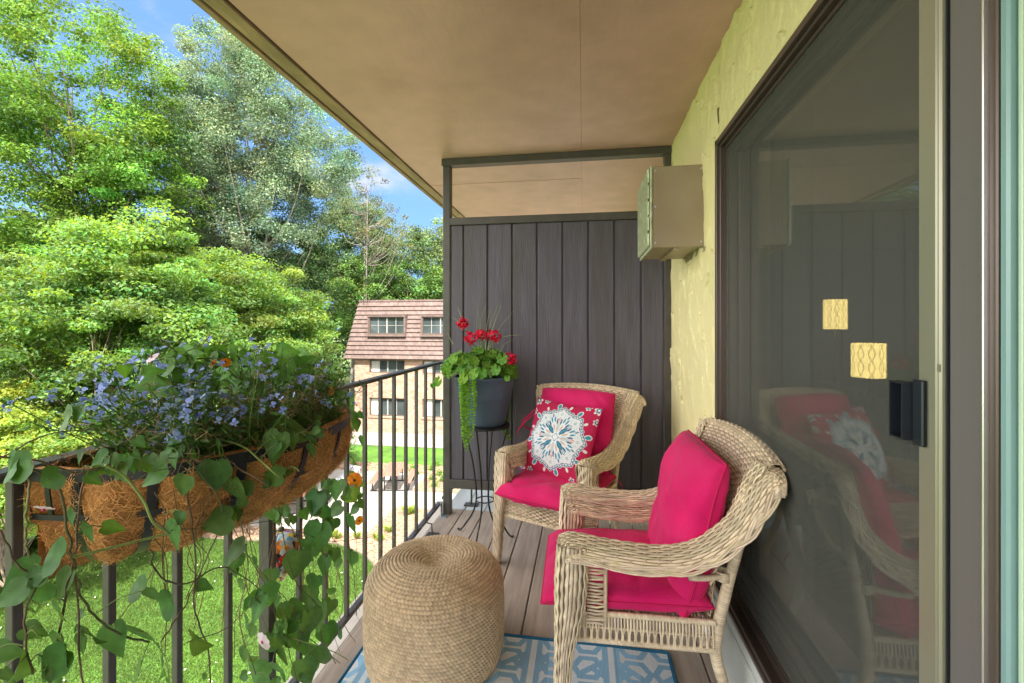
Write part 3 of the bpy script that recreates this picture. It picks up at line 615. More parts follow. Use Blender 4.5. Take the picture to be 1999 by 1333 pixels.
def make_chair(label):
    t = empty('wicker_armchair', (0, 0, 0), 0, label, 'armchair', 'wicker armchairs on the deck')
    # ---- arm rail path in (y, z) with outer x; front leg top -> arm -> wing up to the back corner
    pth = spline([(-.262, .615, .288), (-.22, .628, .290), (-.10, .612, .292), (.05, .606, .298), (.15, .632, .304), (.235, .705, .318), (.278, .785, .338), (.308, .858, .358), (.338, .888, .368), (.368, .884, .372)], 90)
    yz = pth[:, :2]; xo = pth[:, 2]
    Ty = np.gradient(yz, axis=0); Ty /= np.linalg.norm(Ty, axis=1)[:, None]
    Nn = np.stack([-Ty[:, 1], Ty[:, 0]], 1)                     # up, turning to face forward along the wing
    s01 = np.linspace(0, 1, 90)
    def armsurf(side, cross):
        cr = np.asarray(cross, float)                            # list of (dx from outer edge inwards, dn along N)
        L = np.r_[0, np.cumsum(np.linalg.norm(np.diff(cr, axis=0), axis=1))]; L /= L[-1]
        def P(u, v):
            x = np.interp(u, s01, xo); y = np.interp(u, s01, yz[:, 0]); z = np.interp(u, s01, yz[:, 1])
            n0 = np.interp(u, s01, Nn[:, 0]); n1 = np.interp(u, s01, Nn[:, 1])
            dx = np.interp(v, L, cr[:, 0]); dn = np.interp(v, L, cr[:, 1])
            return np.stack([side * (x - dx), y + n0 * dn, z + n1 * dn], -1)
        return P
    for side in (-1, 1):
        a = MB()
        cross = spline([(.098, -.098, 0), (.094, -.05, 0), (.088, -.012, 0), (.070, .003, 0), (.04, .0, 0), (.014, -.018, 0), (.003, -.046, 0)], 30)[:, :2]
        P = armsurf(side, cross)
        weave(a, P, 25, 34, .0088, flip=-side, amp=.0023)
        def edge(v, w_, wl, dn=.0):
            u = np.linspace(0, 1, 160); p, N = partials(P, u, np.full(160, v)); N = N * -side
            braid(a, p + N * dn, N, w_, .006, wl, .0115)
        edge(.995, .022, .046, .001); edge(.33, .020, .046, .0045); edge(.005, .010, .03)
        arm = a.build('arm', m_wick, t, True, True)
        core = MB(); u = np.repeat(np.linspace(0, 1, 60)[:, None], 24, 1); v = np.repeat(np.linspace(0.02, .98, 24)[None], 60, 0)
        p, N = partials(P, u.ravel(), v.ravel()); core.grid((p + N * side * .0035).reshape(60, 24, 3))
        core.build('arm_core', m_wickback, arm)
        # ---- front leg: broad woven post above the seat, slim below
        lg = MB()
        zz = np.array([.61, .50, .42, .34, .28, .18, .08, .015]); hx = np.array([.040, .040, .038, .032, .026, .023, .021, .019]); hy = np.array([.046, .050, .046, .036, .028, .024, .021, .019])
        cx = np.array([.247, .248, .250, .256, .262, .264, .266, .268]); cyy = np.array([-.220, -.224, -.228, -.238, -.246, -.252, -.258, -.262])
        def PL(u, v):
            z = .61 - u * (.61 - .015); zi = zz[::-1]
            a_ = np.interp(z, zi, hx[::-1]); b_ = np.interp(z, zi, hy[::-1]); x0 = np.interp(z, zi, cx[::-1]); y0 = np.interp(z, zi, cyy[::-1])
            th = v * 2 * math.pi; c, s = np.cos(th), np.sin(th); k = (np.abs(c) ** 4 + np.abs(s) ** 4) ** .25
            return np.stack([side * (x0 + a_ * c / k), y0 + b_ * s / k, z], -1)
        n = 110; u = np.linspace(0, 1, n)
        for r in range(24):
            p, N = partials(PL, u, np.full(n, r / 24)); N = N * (-1 if side > 0 else 1)
            N = p - np.stack([side * np.interp(p[:, 2], zz[::-1], cx[::-1]), np.interp(p[:, 2], zz[::-1], cyy[::-1]), p[:, 2]], -1); N /= np.linalg.norm(N, axis=1)[:, None]
            per = 2 * math.pi * (np.interp(p[:, 2], zz[::-1], hx[::-1]) + np.interp(p[:, 2], zz[::-1], hy[::-1])) / 2
            ph_ = math.pi * u * 24 + r * math.pi * .5; lg.ribbon(p + N * (.0022 * np.cos(ph_))[:, None], N, per / 24 * (1.08 + .12 * np.cos(ph_)), .004, 6, tint())
        leg = lg.build('leg', m_wick, t, True, True)
        core = MB(); U, V_ = np.meshgrid(np.linspace(0, 1, 30), np.linspace(0, 1, 25)[:-1], indexing='ij')
        p = PL(U.ravel(), V_.ravel()); c0 = np.stack([side * np.interp(p[:, 2], zz[::-1], cx[::-1]), np.interp(p[:, 2], zz[::-1], cyy[::-1]), p[:, 2]], -1)
        core.grid((c0 + (p - c0) * .93).reshape(30, 24, 3), closeu=True); core.build('leg_core', m_wickback, leg)
        MB().lathe([(.0, 0), (.016, 0), (.017, .012), (.012, .022), (0, .022)], (side * .268, -.262, 0), 14).build('foot_glide', m_black, leg)
        # post behind the front leg: lattice filling between arm and seat
        pf = MB()
        def PF(u, v): return np.stack([side * (.245 + 0 * u), -.165 + .055 * v, .565 - .21 * u], -1)
        for k in range(20):
            z = .562 - k * .0105
            pf.tube([(side * .249, -.175, z), (side * .252, -.145, z + random.uniform(-.003, .003)), (side * .249, -.118, z + .003 * (-1) ** k), (side * .240, -.120, z + .002)], .0036, 6, col=tint())
        pf.tube([(side * .247, -.116, .56), (side * .247, -.118, .36)], .006, 8, col=(.9, .85, .8))
        pf.build('arm_post', m_wick, t, True, True)
        # rear leg, wrapped
        rl_ = MB(); wrapped(rl_, [(side * .232, .315, .0), (side * .224, .262, .14), (side * .220, .222, .27), (side * .222, .226, .36), (side * .232, .252, .50), (side * .252, .285, .66), (side * .272, .318, .82)], [.0125, .014, .0175, .0185, .0175, .015, .013, .012], pitch=.0078)
        rl_.build('leg', m_wick, t, True, True)
        st_ = MB(); wrapped(st_, [(side * .268, .13, .535), (side * .262, .19, .536), (side * .236, .255, .537)], .0085, pitch=.007); wrapped(st_, [(side * .235, .235, .520), (side * .235, .236, .528), (side * .235, .237, .548)], .0225, pitch=.006)
        st_.build('arm_stretcher', m_wick, t, True, True)
        # side apron: bound vertical wraps
        sa = MB(); x0 = side * .236
        for k in range(42):
            y = -.195 + k * .0098; zt = .385; zb = .300 - .0 * k; w_ = .0062; dy = .0035 * (1 if k % 2 else -1)
            q = spline([(x0, y, zt), (x0 + side * .004, y, zt - .022), (x0 + side * .0055, y + dy * .2, .345), (x0 + side * .003, y + dy, .322), (x0 + side * .004, y + dy * .4, zb)], 12)
            sa.ribbon(q, np.tile((side, 0, 0), (12, 1)), w_, .0034, 6, tint())
        for zz_, rr_ in ((.386, .009), (.342, .004), (.300, .0085)): wrapped(sa, [(x0, -.215, zz_), (x0, 0, zz_), (x0, .215, zz_)], rr_, pitch=.0068)
        sa.build('side_apron', m_wick, t, True, True)
    # ---- backrest
    def PB(u, v):   # u across, v up
        x = (2 * u - 1); z = .385 + v * (.890 + .0 - .385); 
        arch = .022 * (1 - x ** 2) * v
        hw = np.interp(z, [.385, .55, .70, .80, .905], [.215, .225, .240, .262, .288])
        y = np.interp(z, [.385, .50, .62, .74, .84, .905], [.205, .215, .240, .275, .305, .335]) + .028 * (1 - x ** 2) * np.clip(v * 1.4, 0, 1)
        return np.stack([x * hw, y, z + arch], -1)
    b = MB(); weave(b, PB, 46, 24, .0118, flip=-1, amp=.0028)
    def PR(u, v):   # rolled top edge
        x = (2 * u - 1); a = v * 2.5; arch = .022 * (1 - x ** 2)
        p0 = PB(u, np.ones_like(u)); r = .026
        ext = 1.0 + .27 * (1 - 0 * v)
        return np.stack([x * .325, p0[:, 1] + r - r * np.cos(a) * 1.0 , p0[:, 2] - .012 + r * np.sin(a) * 1.1], -1)
    weave(b, PR, 7, 34, .0118, flip=-1, amp=.0026)
    for v_, w_ in ((1.0, .018), (.0, .02)):
        u = np.linspace(0, 1, 120); p, N = partials(PR, u, np.full(120, v_)); braid(b, p - N * .001, -N, w_, .006, .044, .0105)
    # side bands, vertical strands between the back weave and the wings
    for side in (-1, 1):
        def PS(u, v):
            z = .50 + u * .40; hw = np.interp(z, [.385, .55, .70, .80, .905], [.215, .225, .240, .262, .288])
            y = np.interp(z, [.385, .50, .62, .74, .84, .905], [.205, .215, .240, .275, .305, .335])
            ho = np.interp(z, [.5, .6, .7, .8, .905], [.235, .252, .275, .30, .345]); 
            return np.stack([side * (hw - .028 + (ho - hw + .028) * v), y - .010 - .004 * np.sin(v * 3.1), z + .0 * v], -1)
        weave(b, PS, 6, 20, .0105, flip=side, amp=.0025)
    bk = b.build('backrest', m_wick, t, True, True)
    core = MB(); U, V_ = np.meshgrid(np.linspace(0, 1, 24), np.linspace(0, 1, 24), indexing='ij'); p, N = partials(PB, U.ravel(), V_.ravel()); core.grid((p + N * -.000).reshape(24, 24, 3)); core.build('backrest_core', m_wickback, bk)
    # ---- seat frame, front and rear apron
    def PA(u, v): return np.stack([-.235 + .47 * u, -.247 + .0 * u + .012 * np.cos((2 * u - 1) * 1.2), .392 - v * (.125 - .020 * np.abs(2 * u - 1) * 0) + .0 * u], -1)
    fa_ = MB(); weave(fa_, PA, 13, 23, .0108, flip=-1, amp=.0026); wrapped(fa_, [(-.235, -.238, .262), (0, -.236, .262), (.235, -.238, .262)], .008, pitch=.0068)
    o = fa_.build('front_apron', m_wick, t, True, True)
    MB().box((-.235, -.236, .27), (.235, -.230, .386)).build('front_apron_core', m_wickback, o, False)
    ra = MB()
    def PRr(u, v): return np.stack([-.22 + .44 * u, .228 + 0 * u, .39 - v * .09], -1)
    weave(ra, PRr, 8, 22, .011, flip=1); ra.build('rear_apron', m_wick, t, True, True)
    sb = MB()
    def PSt(u, v): return np.stack([-.232 + .464 * u, -.232 + .455 * v, .378 + 0 * u], -1)
    weave(sb, PSt, 40, 18, .0115, flip=1, spc=3); sb.build('seat', m_wick, t, True, True)
    return t
chair = make_chair('wicker armchair with its crimson cushions set sideways beside the glass door')
chair.location = (.180, 1.715, 0); chair.rotation_euler = (0, 0, R(-90 + 1.3))
chair2 = copy_tree(chair); chair2['label'] = 'wicker armchair in front of the dark partition, holding the mandala pillow'
chair2.location = (-.118, 2.59, 0); chair2.rotation_euler = (0, 0, R(-23))
CH = {1: (np.array(chair.location), chair.rotation_euler.z), 2: (np.array(chair2.location), chair2.rotation_euler.z)}

# ---- cushions (loose, so things of their own)
def seatfn(P):     # droop over the front edge
    P = P.copy(); f = np.clip((-P[:, 1] - .20) / .09, 0, 1); P[:, 2] -= .030 * f ** 1.5
    return P
def backfn(P): return P
def make_seat_cushion(lbl, seed, droop=True):
    m, pm = cushion_mb(.480, .53, .105, fn=(lambda P: seatfn(P)), seed=seed, q=.36, wr=.0105)
    o = m.build('seat_cushion', m_red); tag(o, lbl, 'cushion', 'crimson chair cushions'); p = pm.build('piping', m_redpipe, o); return o
def make_back_cushion(lbl, seed, w=.47, h=.50, d=.155):
    def fn(P):
        P = P.copy(); x = P[:, 0] / (w / 2); y = P[:, 1] / (h / 2)
        P[:, 2] += -.02 * (x ** 2)                       # hugs the curved back
        P[:, 2] += .012 * np.sin(y * 2.2)
        P[:, 1] += .010 * (1 - x ** 2)
        return P
    m, pm = cushion_mb(w, h, d, fn=fn, seed=seed, q=.36, wr=.015)
    o = m.build('back_cushion', m_red); tag(o, lbl, 'cushion', 'crimson chair cushions'); pm.build('piping', m_redpipe, o); return o
def chair_place(o, which, loc, rx, rz=0.0):
    L, rzc = CH[which]
    M = Matrix.Translation(Vector(L)) @ Matrix.Rotation(rzc, 4, 'Z') @ Matrix.Translation(Vector(loc)) @ Matrix.Rotation(rz, 4, 'Z') @ Matrix.Rotation(rx, 4, 'X')
    o.matrix_world = M; return M
s1 = make_seat_cushion('crimson seat cushion on the wicker chair beside the glass door', 3); chair_place(s1, 1, (0, -.055, .4275), R(1.0))
s2 = make_seat_cushion('crimson seat cushion on the wicker chair holding the mandala pillow', 11); chair_place(s2, 2, (0, -.055, .4275), R(1.0))
b1 = make_back_cushion('crimson back cushion leaning in the wicker chair beside the glass door', 5); chair_place(b1, 1, (0, .165, .635), R(73))
b2 = make_back_cushion('crimson back cushion behind the mandala pillow', 21); chair_place(b2, 2, (-.01, .160, .660), R(75))
# cloth ties
def tie(parent_obj, pts, wdt=.012):
    P = spline(pts, 30); N = np.cross(np.gradient(P, axis=0), (0, .3, 1)); m = MB().ribbon(P, N, wdt, .002, 4)
    inv = np.array(parent_obj.matrix_world.inverted()); m.V[-1] = (inv @ np.c_[m.V[-1], np.ones(len(m.V[-1]))].T).T[:, :3]
    return m.build('tie_strap', m_redpipe, parent_obj)
def cl2w(which, p):
    L, a = CH[which]; c, s = math.cos(a), math.sin(a); return (L[0] + c * p[0] - s * p[1], L[1] + s * p[0] + c * p[1], L[2] + p[2])
tie(b2, [cl2w(2, p) for p in [(-.225, .13, .80), (-.27, .11, .755), (-.325, .10, .70), (-.315, .14, .66), (-.30, .2, .64)]])
tie(b2, [cl2w(2, p) for p in [(-.225, .13, .77), (-.27, .10, .735), (-.330, .08, .665), (-.345, .08, .62)]])
tie(s2, [cl2w(2, p) for p in [(.22, .2, .43), (.255, .25, .38), (.262, .26, .30), (.262, .262, .22)]])
tie(s1, [cl2w(1, p) for p in [(-.2, .20, .42), (-.24, .25, .40), (-.25, .27, .36)]], .008)

# ---- mandala pillow: printed cloth, pattern held in vertex colours
def pillow_cols(X, Y):
    """X, Y in -1..1"""
    red = np.array((.44, .02, .075)); white = np.array((.66, .68, .68)); navy = np.array((.035, .10, .19)); teal = np.array((.05, .26, .36)); sky_ = np.array((.42, .56, .64)); rust = np.array((.45, .10, .05))
    r = np.hypot(X, Y); th = np.arctan2(Y, X); C = np.tile(red, X.shape + (1,)).astype(float)
    def put(mask, c): C[mask] = c
    edge = .70 + .035 * np.cos(8 * th) + .03 * np.abs(np.cos(8 * th)) + .012 * np.cos(32 * th)
    put(r < edge, white)
    for k in range(16):   # outer scallop petals
        a = (k + .5) * math.pi / 8; px, py = .775 * math.cos(a), .775 * math.sin(a); dx, dy = X - px, Y - py; u = dx * math.cos(a) + dy * math.sin(a); v = -dx * math.sin(a) + dy * math.cos(a)
        if k % 2 == 0:
            put((u / .085) ** 2 + (v / .06) ** 2 < 1, white); put((u / .062) ** 2 + (v / .04) ** 2 < 1, teal)
        else: put((u / .05) ** 2 + (v / .03) ** 2 < 1, white)
    put((np.abs(r - edge + .022) < .009), navy); put((np.abs(r - edge + .075) < .007), navy)
    put((np.abs(r - edge + .048) < .013) & (np.cos(64 * th) > .1), teal)
    put((r < .60) & (r > .47) & (np.abs(np.sin(8 * th) * np.sin(r * 60)) > .86), sky_)
    def petal(a, r0, r1, wd, c, core=None):
        u = X * math.cos(a) + Y * math.sin(a); v = -X * math.sin(a) + Y * math.cos(a); t = (u - r0) / (r1 - r0); ok = (t > 0) & (t < 1); w_ = wd * np.sin(np.pi * np.clip(t, 0, 1)) ** .8
        put(ok & (np.abs(v) < w_), c)
        if core is not None: put(ok & (np.abs(v) < w_ * .4), core)
    for k in range(8):
        a = k * math.pi / 4
        petal(a, .10, .37, .052, navy if k % 2 else sky_, teal if k % 2 else (.55, .45, .36))
        petal(a + .14, .30, .46, .022, navy); petal(a - .14, .30, .46, .022, navy)
        petal(a, .37, .50, .032, rust if k % 2 == 0 else teal, white)
        petal(a + .30, .36, .52, .024, teal); petal(a - .30, .36, .52, .024, teal)
        petal(a + math.pi / 8, .16, .34, .02, (.50, .38, .28)); petal(a + math.pi / 8, .48, .60, .03, sky_, navy)
        petal(a, .52, .62, .026, teal, white)
    put(r < .085 + .015 * np.cos(4 * th), white); put(np.abs(r - .072 - .012 * np.cos(4 * th)) < .008, navy)
    for sx in (-1, 1):
        for sy in (-1, 1):
            for (cx, cy, s) in ((.80, .80, .12), (.55, .84, .085), (.84, .52, .085), (.93, .30, .05), (.32, .93, .05)):
                dx, dy = X * sx - cx, Y * sy - cy; rr = np.hypot(dx, dy); tt = np.arctan2(dy, dx)
                pet = s * (.45 + .55 * np.abs(np.cos(3 * tt + cx * 5)))
                put((rr < pet), white); put((rr < pet * .62) & (rr > s * .22), navy); put(rr < s * .2, white)
    return C
def make_pillow():
    W = .43; T, Bt, loop = cushion(W, W, .12, nx=210, ny=210, p=2.6, q=.62, wr=.0035, seed=33)
    A = T[..., 0] / (W / 2); B = T[..., 1] / (W / 2)
    def sh(P): P = P.copy(); x = P[..., 0] / (W / 2); y = P[..., 1] / (W / 2); P[..., 0] *= 1 - .06 * (1 - y ** 2); P[..., 1] *= 1 - .06 * (1 - x ** 2); return P
    m = MB(); C = pillow_cols(A * .86, B * .86); m.grid(sh(T)[::-1], C[::-1]); m.grid(sh(Bt)[::3, ::3], (.40, .03, .07))
    o = m.build('mandala_pillow', m_print, None, True, True); lp = sh(loop); MB().tube(np.vstack([lp, lp[:2]])[::3], .0032, 6, caps=False).build('piping', m_redpipe, o)
    return tag(o, 'square red throw pillow printed with a white and blue mandala', 'pillow')
m_print = Mt('printed_cotton', (1, 1, 1), rough=.85, var=.03, scale=30, attr=True, bump=.0004, bscale=500, spec=.15)
pl = make_pillow(); chair_place(pl, 2, (-.015, .000, .655), R(66), R(-4)); pl.matrix_world = pl.matrix_world @ Matrix.Rotation(R(-3), 4, 'Z')

# ================================================================ jute pouf
def make_pouf():
    prof = spline([(.004, .338), (.035, .346), (.075, .368), (.125, .382), (.170, .377), (.215, .356), (.245, .322), (.260, .29), (.2645, .21), (.2655, .13), (.262, .06), (.252, .012)], 200)
    L = np.r_[0, np.cumsum(np.linalg.norm(np.diff(prof, axis=0), axis=1))]; tot = L[-1]; pitch = .0132
    turns = int(tot / pitch); rows = turns * 6; na = 1008
    s = np.linspace(0, tot, rows); th = np.linspace(0, 2 * math.pi, na + 1)[:-1]
    S, TH = np.meshgrid(s, th, indexing='ij'); Sx = np.clip(S - pitch * TH / (2 * math.pi) + 0, 0, tot)
    r = np.interp(S, L, prof[:, 0]); z = np.interp(S, L, prof[:, 1])
    dr = np.gradient(prof[:, 0], L); dz = np.gradient(prof[:, 1], L); nr = -np.interp(S, L, dz); nz_ = np.interp(S, L, dr); nl = np.hypot(nr, nz_) + 1e-9; nr /= nl; nz_ /= nl
    fr = (S / pitch - TH / (2 * math.pi)) ; coil = np.floor(fr); f = fr - coil
    st = .0140; circ = 2 * math.pi * np.maximum(np.interp((coil + .5) * pitch, L, prof[:, 0]), .01); nst = np.maximum(np.round(circ / st), 4)
    half = (f > .5); a = TH / (2 * math.pi) * nst
    sl = np.where(half, f - .5, .5 - f) * 1.3
    ph = (a + sl + coil * .37) % 1
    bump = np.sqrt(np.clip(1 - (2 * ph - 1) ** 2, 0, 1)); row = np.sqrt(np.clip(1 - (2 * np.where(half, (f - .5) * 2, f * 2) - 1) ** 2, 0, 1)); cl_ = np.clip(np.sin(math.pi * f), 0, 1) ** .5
    h = .0095 * cl_ * (.35 + .65 * bump * (.5 + .5 * row)) 
    lump = np.array([nz3(math.cos(t) * 1.6, math.sin(t) * 1.6, 3.3) for t in th])[None, :] * .007 * (np.clip(S / tot, 0, 1))
    V = np.stack([(r + nr * h + lump) * np.cos(TH), (r + nr * h + lump) * np.sin(TH), z + nz_ * h], -1)
    idx = (coil * 997 + np.floor(a + sl)).astype(int) % 5003; rv = np.random.default_rng(4).uniform(.80, 1.12, 5003)
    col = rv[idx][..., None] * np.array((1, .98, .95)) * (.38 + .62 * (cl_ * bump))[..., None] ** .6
    m = MB(); m.grid(V, col, closeu=True); m.lathe([(.252, .012), (.0, .008)], (0, 0, 0), 40, col=(.5, .5, .5), caps=False)
    return m
m_jute = Mt('braided_jute', (.72, .56, .37), rough=.9, var=.16, scale=5, attr=True, col2=(.52, .43, .34), scale2=4, fac2=.4, bump=.0009, bscale=500, spec=.1)
o = make_pouf().build('pouf', m_jute, None, True, True); o.location = (-.578, 1.735, .008)
tag(o, 'round coiled jute pouf standing half on the blue rug', 'pouf')
# loose fibres sticking out of the braid
fz = MB(); rg = np.random.default_rng(5)
for k in range(900):
    th = rg.uniform(0, 2 * math.pi); s = rg.uniform(.05, 1); z = .02 + .35 * rg.random() if s > .4 else .40; r = .268 if z < .25 else .268 - (z - .25) * .25
    p = np.array((r * math.cos(th), r * math.sin(th), z)); d = np.array((math.cos(th), math.sin(th), .3)) * .5 + rg.normal(size=3) * .6; d /= np.linalg.norm(d); l = rg.uniform(.005, .014)
    fz.ribbon([p, p + d * l * .5, p + d * l + rg.normal(size=3) * .002], [np.cross(d, (.1, .2, 1))] * 3, .0004, .0004, 3, (1.2, 1.15, 1.1))
fz.build('loose_fibres', m_jute, o, True, True)['kind'] = 'stuff'

# ================================================================ rug
def rug_cols(X, Y):
    blue = np.array((.215, .385, .54)); pale = np.array((.74, .80, .85)); C = np.tile(pale, X.shape + (1,)).astype(float)
    W, H = .30, .26
    def band(d, w_=.017): return np.abs(d) < w_
    cxs = np.floor(X / W + .5); lx = X - cxs * W; lx = np.abs(lx)
    mask = np.zeros(X.shape, bool)
    for (oy, sc) in ((0, 1), (.5, -1)):
        cy = np.floor(Y / H + oy); ly = Y - (cy - oy + .5) * H
        # small hexagon ring against the column edge and diagonal crossing bars
        hx = np.abs(lx - .062); hy = np.abs(ly); d = np.maximum(hx * .87 + hy * .5, hy) if sc > 0 else np.maximum(hx * .87 + hy * .5, hy)
        mask |= band(d - .047, .0115)
    g = Y / H; t = (g - np.floor(g)) * H
    for k in (-1, 0, 1):
        yy = t - H / 2 + k * H
        mask |= band((lx - .075) * .62 - yy * .78, .012) & (lx > .02) & (lx < .135)
        mask |= band((lx - .075) * .62 + yy * .78 , .012) & (lx > .075) & (lx < .135)
    mask |= (np.abs(lx - .128) < .011)
    sep = lx > .1395
    C[mask & ~sep] = blue
    wv = (np.sin(X * 2 * math.pi / .0048) > .2); wv2 = (np.sin(X * 2 * math.pi / .007) * np.sin(Y * 2 * math.pi / .007) > .25)
    C[mask & ~sep & wv] = blue * 1.7; C[(~mask | sep) & wv2] = pale * .80
    C[(np.abs(lx - .15) < .0012)] = (.7, .76, .8)
    return C
m_rug = Mt('flatwoven_blue_rug', (1, 1, 1), rough=.92, var=.05, scale=20, attr=True, bump=.0012, bscale=260, spec=.1)
rx0, rx1, ry0, ry1 = -.875, .332, 1.20, 1.878
xx = np.linspace(rx0, rx1, 760); yy = np.linspace(ry0, ry1, 430); XX, YY = np.meshgrid(xx, yy, indexing='ij')
ZZ = .0085 + np.array([nz3(x * 3, 1.7, 0) for x in xx])[:, None] * .0018 * np.clip((YY - 1.6) * 3, 0, 1)
C = rug_cols(XX + .045, YY - 1.878)
ed = (XX < rx0 + .008) | (XX > rx1 - .008) | (YY > ry1 - .008); C[ed] = (.015, .13, .24)
rg_ = MB().grid(np.stack([XX, YY + .004 * np.array([nz3(x * 4, .3, 0) for x in xx])[:, None], ZZ], -1)[::-1], C[::-1])
rg_.box((rx0, 0.1, .002), (rx1, ry0 + .001, .0083), col=(.3, .42, .52)); rg_.box((rx0, ry0, .002), (rx1, ry1 - .004, .006), col=(.015, .13, .24))
o = rg_.build('rug', m_rug, None, False, True); tag(o, 'flat woven pale rug with blue lattice pattern and dark blue binding', 'rug')
bd = MB(); bp = resample(np.array([(rx0, .1, .007), (rx0, 1.87, .007), (rx0 + .01, ry1, .007), (-.3, ry1 + .003, .008), (rx1 - .01, ry1, .007), (rx1, 1.87, .007), (rx1, .1, .007)]), 900)
bd.tube(bp, .0055 + .0008 * np.sin(np.arange(900) * 2.1), 6); bd.build('binding', Mt('dark_blue_binding', (.012, .12, .23), rough=.9, bump=.001, bscale=400), o)

# ================================================================ sofa indoors
e = empty('sofa', (1.9, 3.3, .1), 0, 'olive fabric sofa back and arm seen dimly through the door glass', 'sofa')
for nm, w_, d_, h_, M in [('seat', .85, 1.5, .35, Matrix.Translation((1.95, 3.3, .38))), ('backrest', .25, 1.5, .62, Matrix.Translation((1.55, 3.3, .62))), ('arm', .85, .24, .55, Matrix.Translation((1.92, 2.52, .46)))]:
    m, pm = cushion_mb(w_, d_, h_, q=.3, p=8, wr=.01, nx=24, ny=24); m.V = [np.array([(M @ Vector(p))[:] for p in v]) for v in m.V]
    child(m, nm, m_sofa, e, True)
cu_ = MB(); yv = np.linspace(1.84, 2.5, 160); zv = np.linspace(.12, 2.3, 8); YV, ZV = np.meshgrid(yv, zv, indexing='ij')
cu_.grid(np.stack([.82 + .028 * np.sin(YV * 75 + .3 * np.sin(ZV * 2)), YV, ZV], -1))
o = cu_.build('curtain', Mt('sage_curtain', (.27, .31, .20), rough=.9)); o.modifiers.new('s', 'SOLIDIFY').thickness = .003
tag(o, 'sage green curtain gathered at the side inside the glass door', 'curtain')
# ================================================================ leaves
def tmpl_heart():
    out = [(0, .0), (.16, -.10), (.34, -.10), (.46, .04), (.46, .22), (.36, .44), (.20, .70), (.07, .92), (0, 1.0)]
    rows = [(.0, .0), (.02, .16), (.06, .34), (.14, .46), (.28, .46), (.46, .36), (.68, .215), (.88, .09), (1.0, .004)]
    V = []; 
    for i, (y, hw) in enumerate(rows):
        yl = y - (.13 if i in (1, 2) else 0) 
        for s, lift, yy in ((-1, .09, yl), (-.5, .03, (y + yl) / 2), (0, -.02, y), (.5, .03, (y + yl) / 2), (1, .09, yl)):
            V.append((s * hw, yy, lift * (hw / .46) - .16 * (y ** 2)))
    F = []
    for i in range(len(rows) - 1):
        for j in range(4): F.append((i * 5 + j, i * 5 + j + 1, (i + 1) * 5 + j + 1, (i + 1) * 5 + j))
    return np.array(V), np.array(F)
HV, HF = tmpl_heart()
HC = np.array([(1.22, 1.2, 1.1) if abs(v[0]) < 1e-6 else (1, 1, 1) for v in HV])
def frame(ydir, nrm):
    y = np.asarray(ydir, float); y /= np.linalg.norm(y); n = np.asarray(nrm, float); n = n - y * n.dot(y); n /= np.linalg.norm(n) + 1e-9; x = np.cross(y, n); return np.stack([x, y, n], 1)
def put(mb, V, F, C, pos, ydir, nrm, s, tint_, wide=1.0, bend=0.0):
    Q = V * np.array((wide, 1, 1)); Q = Q.copy(); Q[:, 2] -= bend * Q[:, 1] ** 2
    mb.add((frame(ydir, nrm) @ (Q * s).T).T + np.asarray(pos), F, C * np.asarray(tint_))

# ================================================================ flower pot and its stand
m_iron = Mt('black_wrought_iron', (.018, .018, .02), rough=.4, metal=.4, var=.2, spec=.5)
m_pot = Mt('slate_blue_resin', (.055, .085, .135), rough=.42, var=.08, scale=8, spec=.45, bump=.0003, bscale=200)
m_soil = Mt('dark_potting_soil', (.035, .025, .018), rough=.95, bump=.004, bscale=120, var=.4, scale=60)
PX, PY = -.605, 2.785
ps = empty('plant_stand', (PX, PY, 0), 0, 'black iron plant stand with curved legs under the blue pot', 'plant stand')
a_ = MB().lathe([(0, .672), (.150, .672), (.154, .676), (.154, .683), (.150, .687), (0, .687)], (PX, PY, 0), 48); child(a_, 'shelf', m_iron, ps, True)
a_ = MB(); th = np.linspace(0, 2 * math.pi, 60); a_.tube(np.stack([PX + .055 * np.cos(th), PY + .055 * np.sin(th), .215 + 0 * th], -1), .004, 6, caps=False); child(a_, 'ring', m_iron, ps, True)
for k in range(4):
    an = R(172 + 90 * k); c, s = math.cos(an), math.sin(an)
    q = spline([(PX + c * r, PY + s * r, z) for r, z in [(.148, .672), (.125, .60), (.085, .45), (.062, .30), (.060, .20), (.085, .12), (.135, .045), (.160, .014), (.178, .008), (.182, .016)]], 50)
    child(MB().tube(q, .0055, 8), 'leg', m_iron, ps, True)
pot = empty('flower_pot', (PX, PY, .687), 0, 'slate blue round pot on the black iron stand', 'plant pot')
prof = [(0, .688), (.118, .688), (.124, .692), (.128, .71), (.150, .80), (.1590, .842), (.1612, .845), (.1605, .850), (.1622, .853), (.1648, .856), (.1640, .862), (.177, .93), (.182, .965), (.1865, .968), (.1875, .984), (.184, .989), (.176, .988), (.172, .95), (.16, .93)]
child(MB().lathe(prof, (PX, PY, 0), 72, caps=False), 'pot', m_pot, pot, True)
child(MB().lathe([(.165, .955), (.0, .965)], (PX, PY, 0), 30, caps=False), 'soil', m_soil, pot, True)
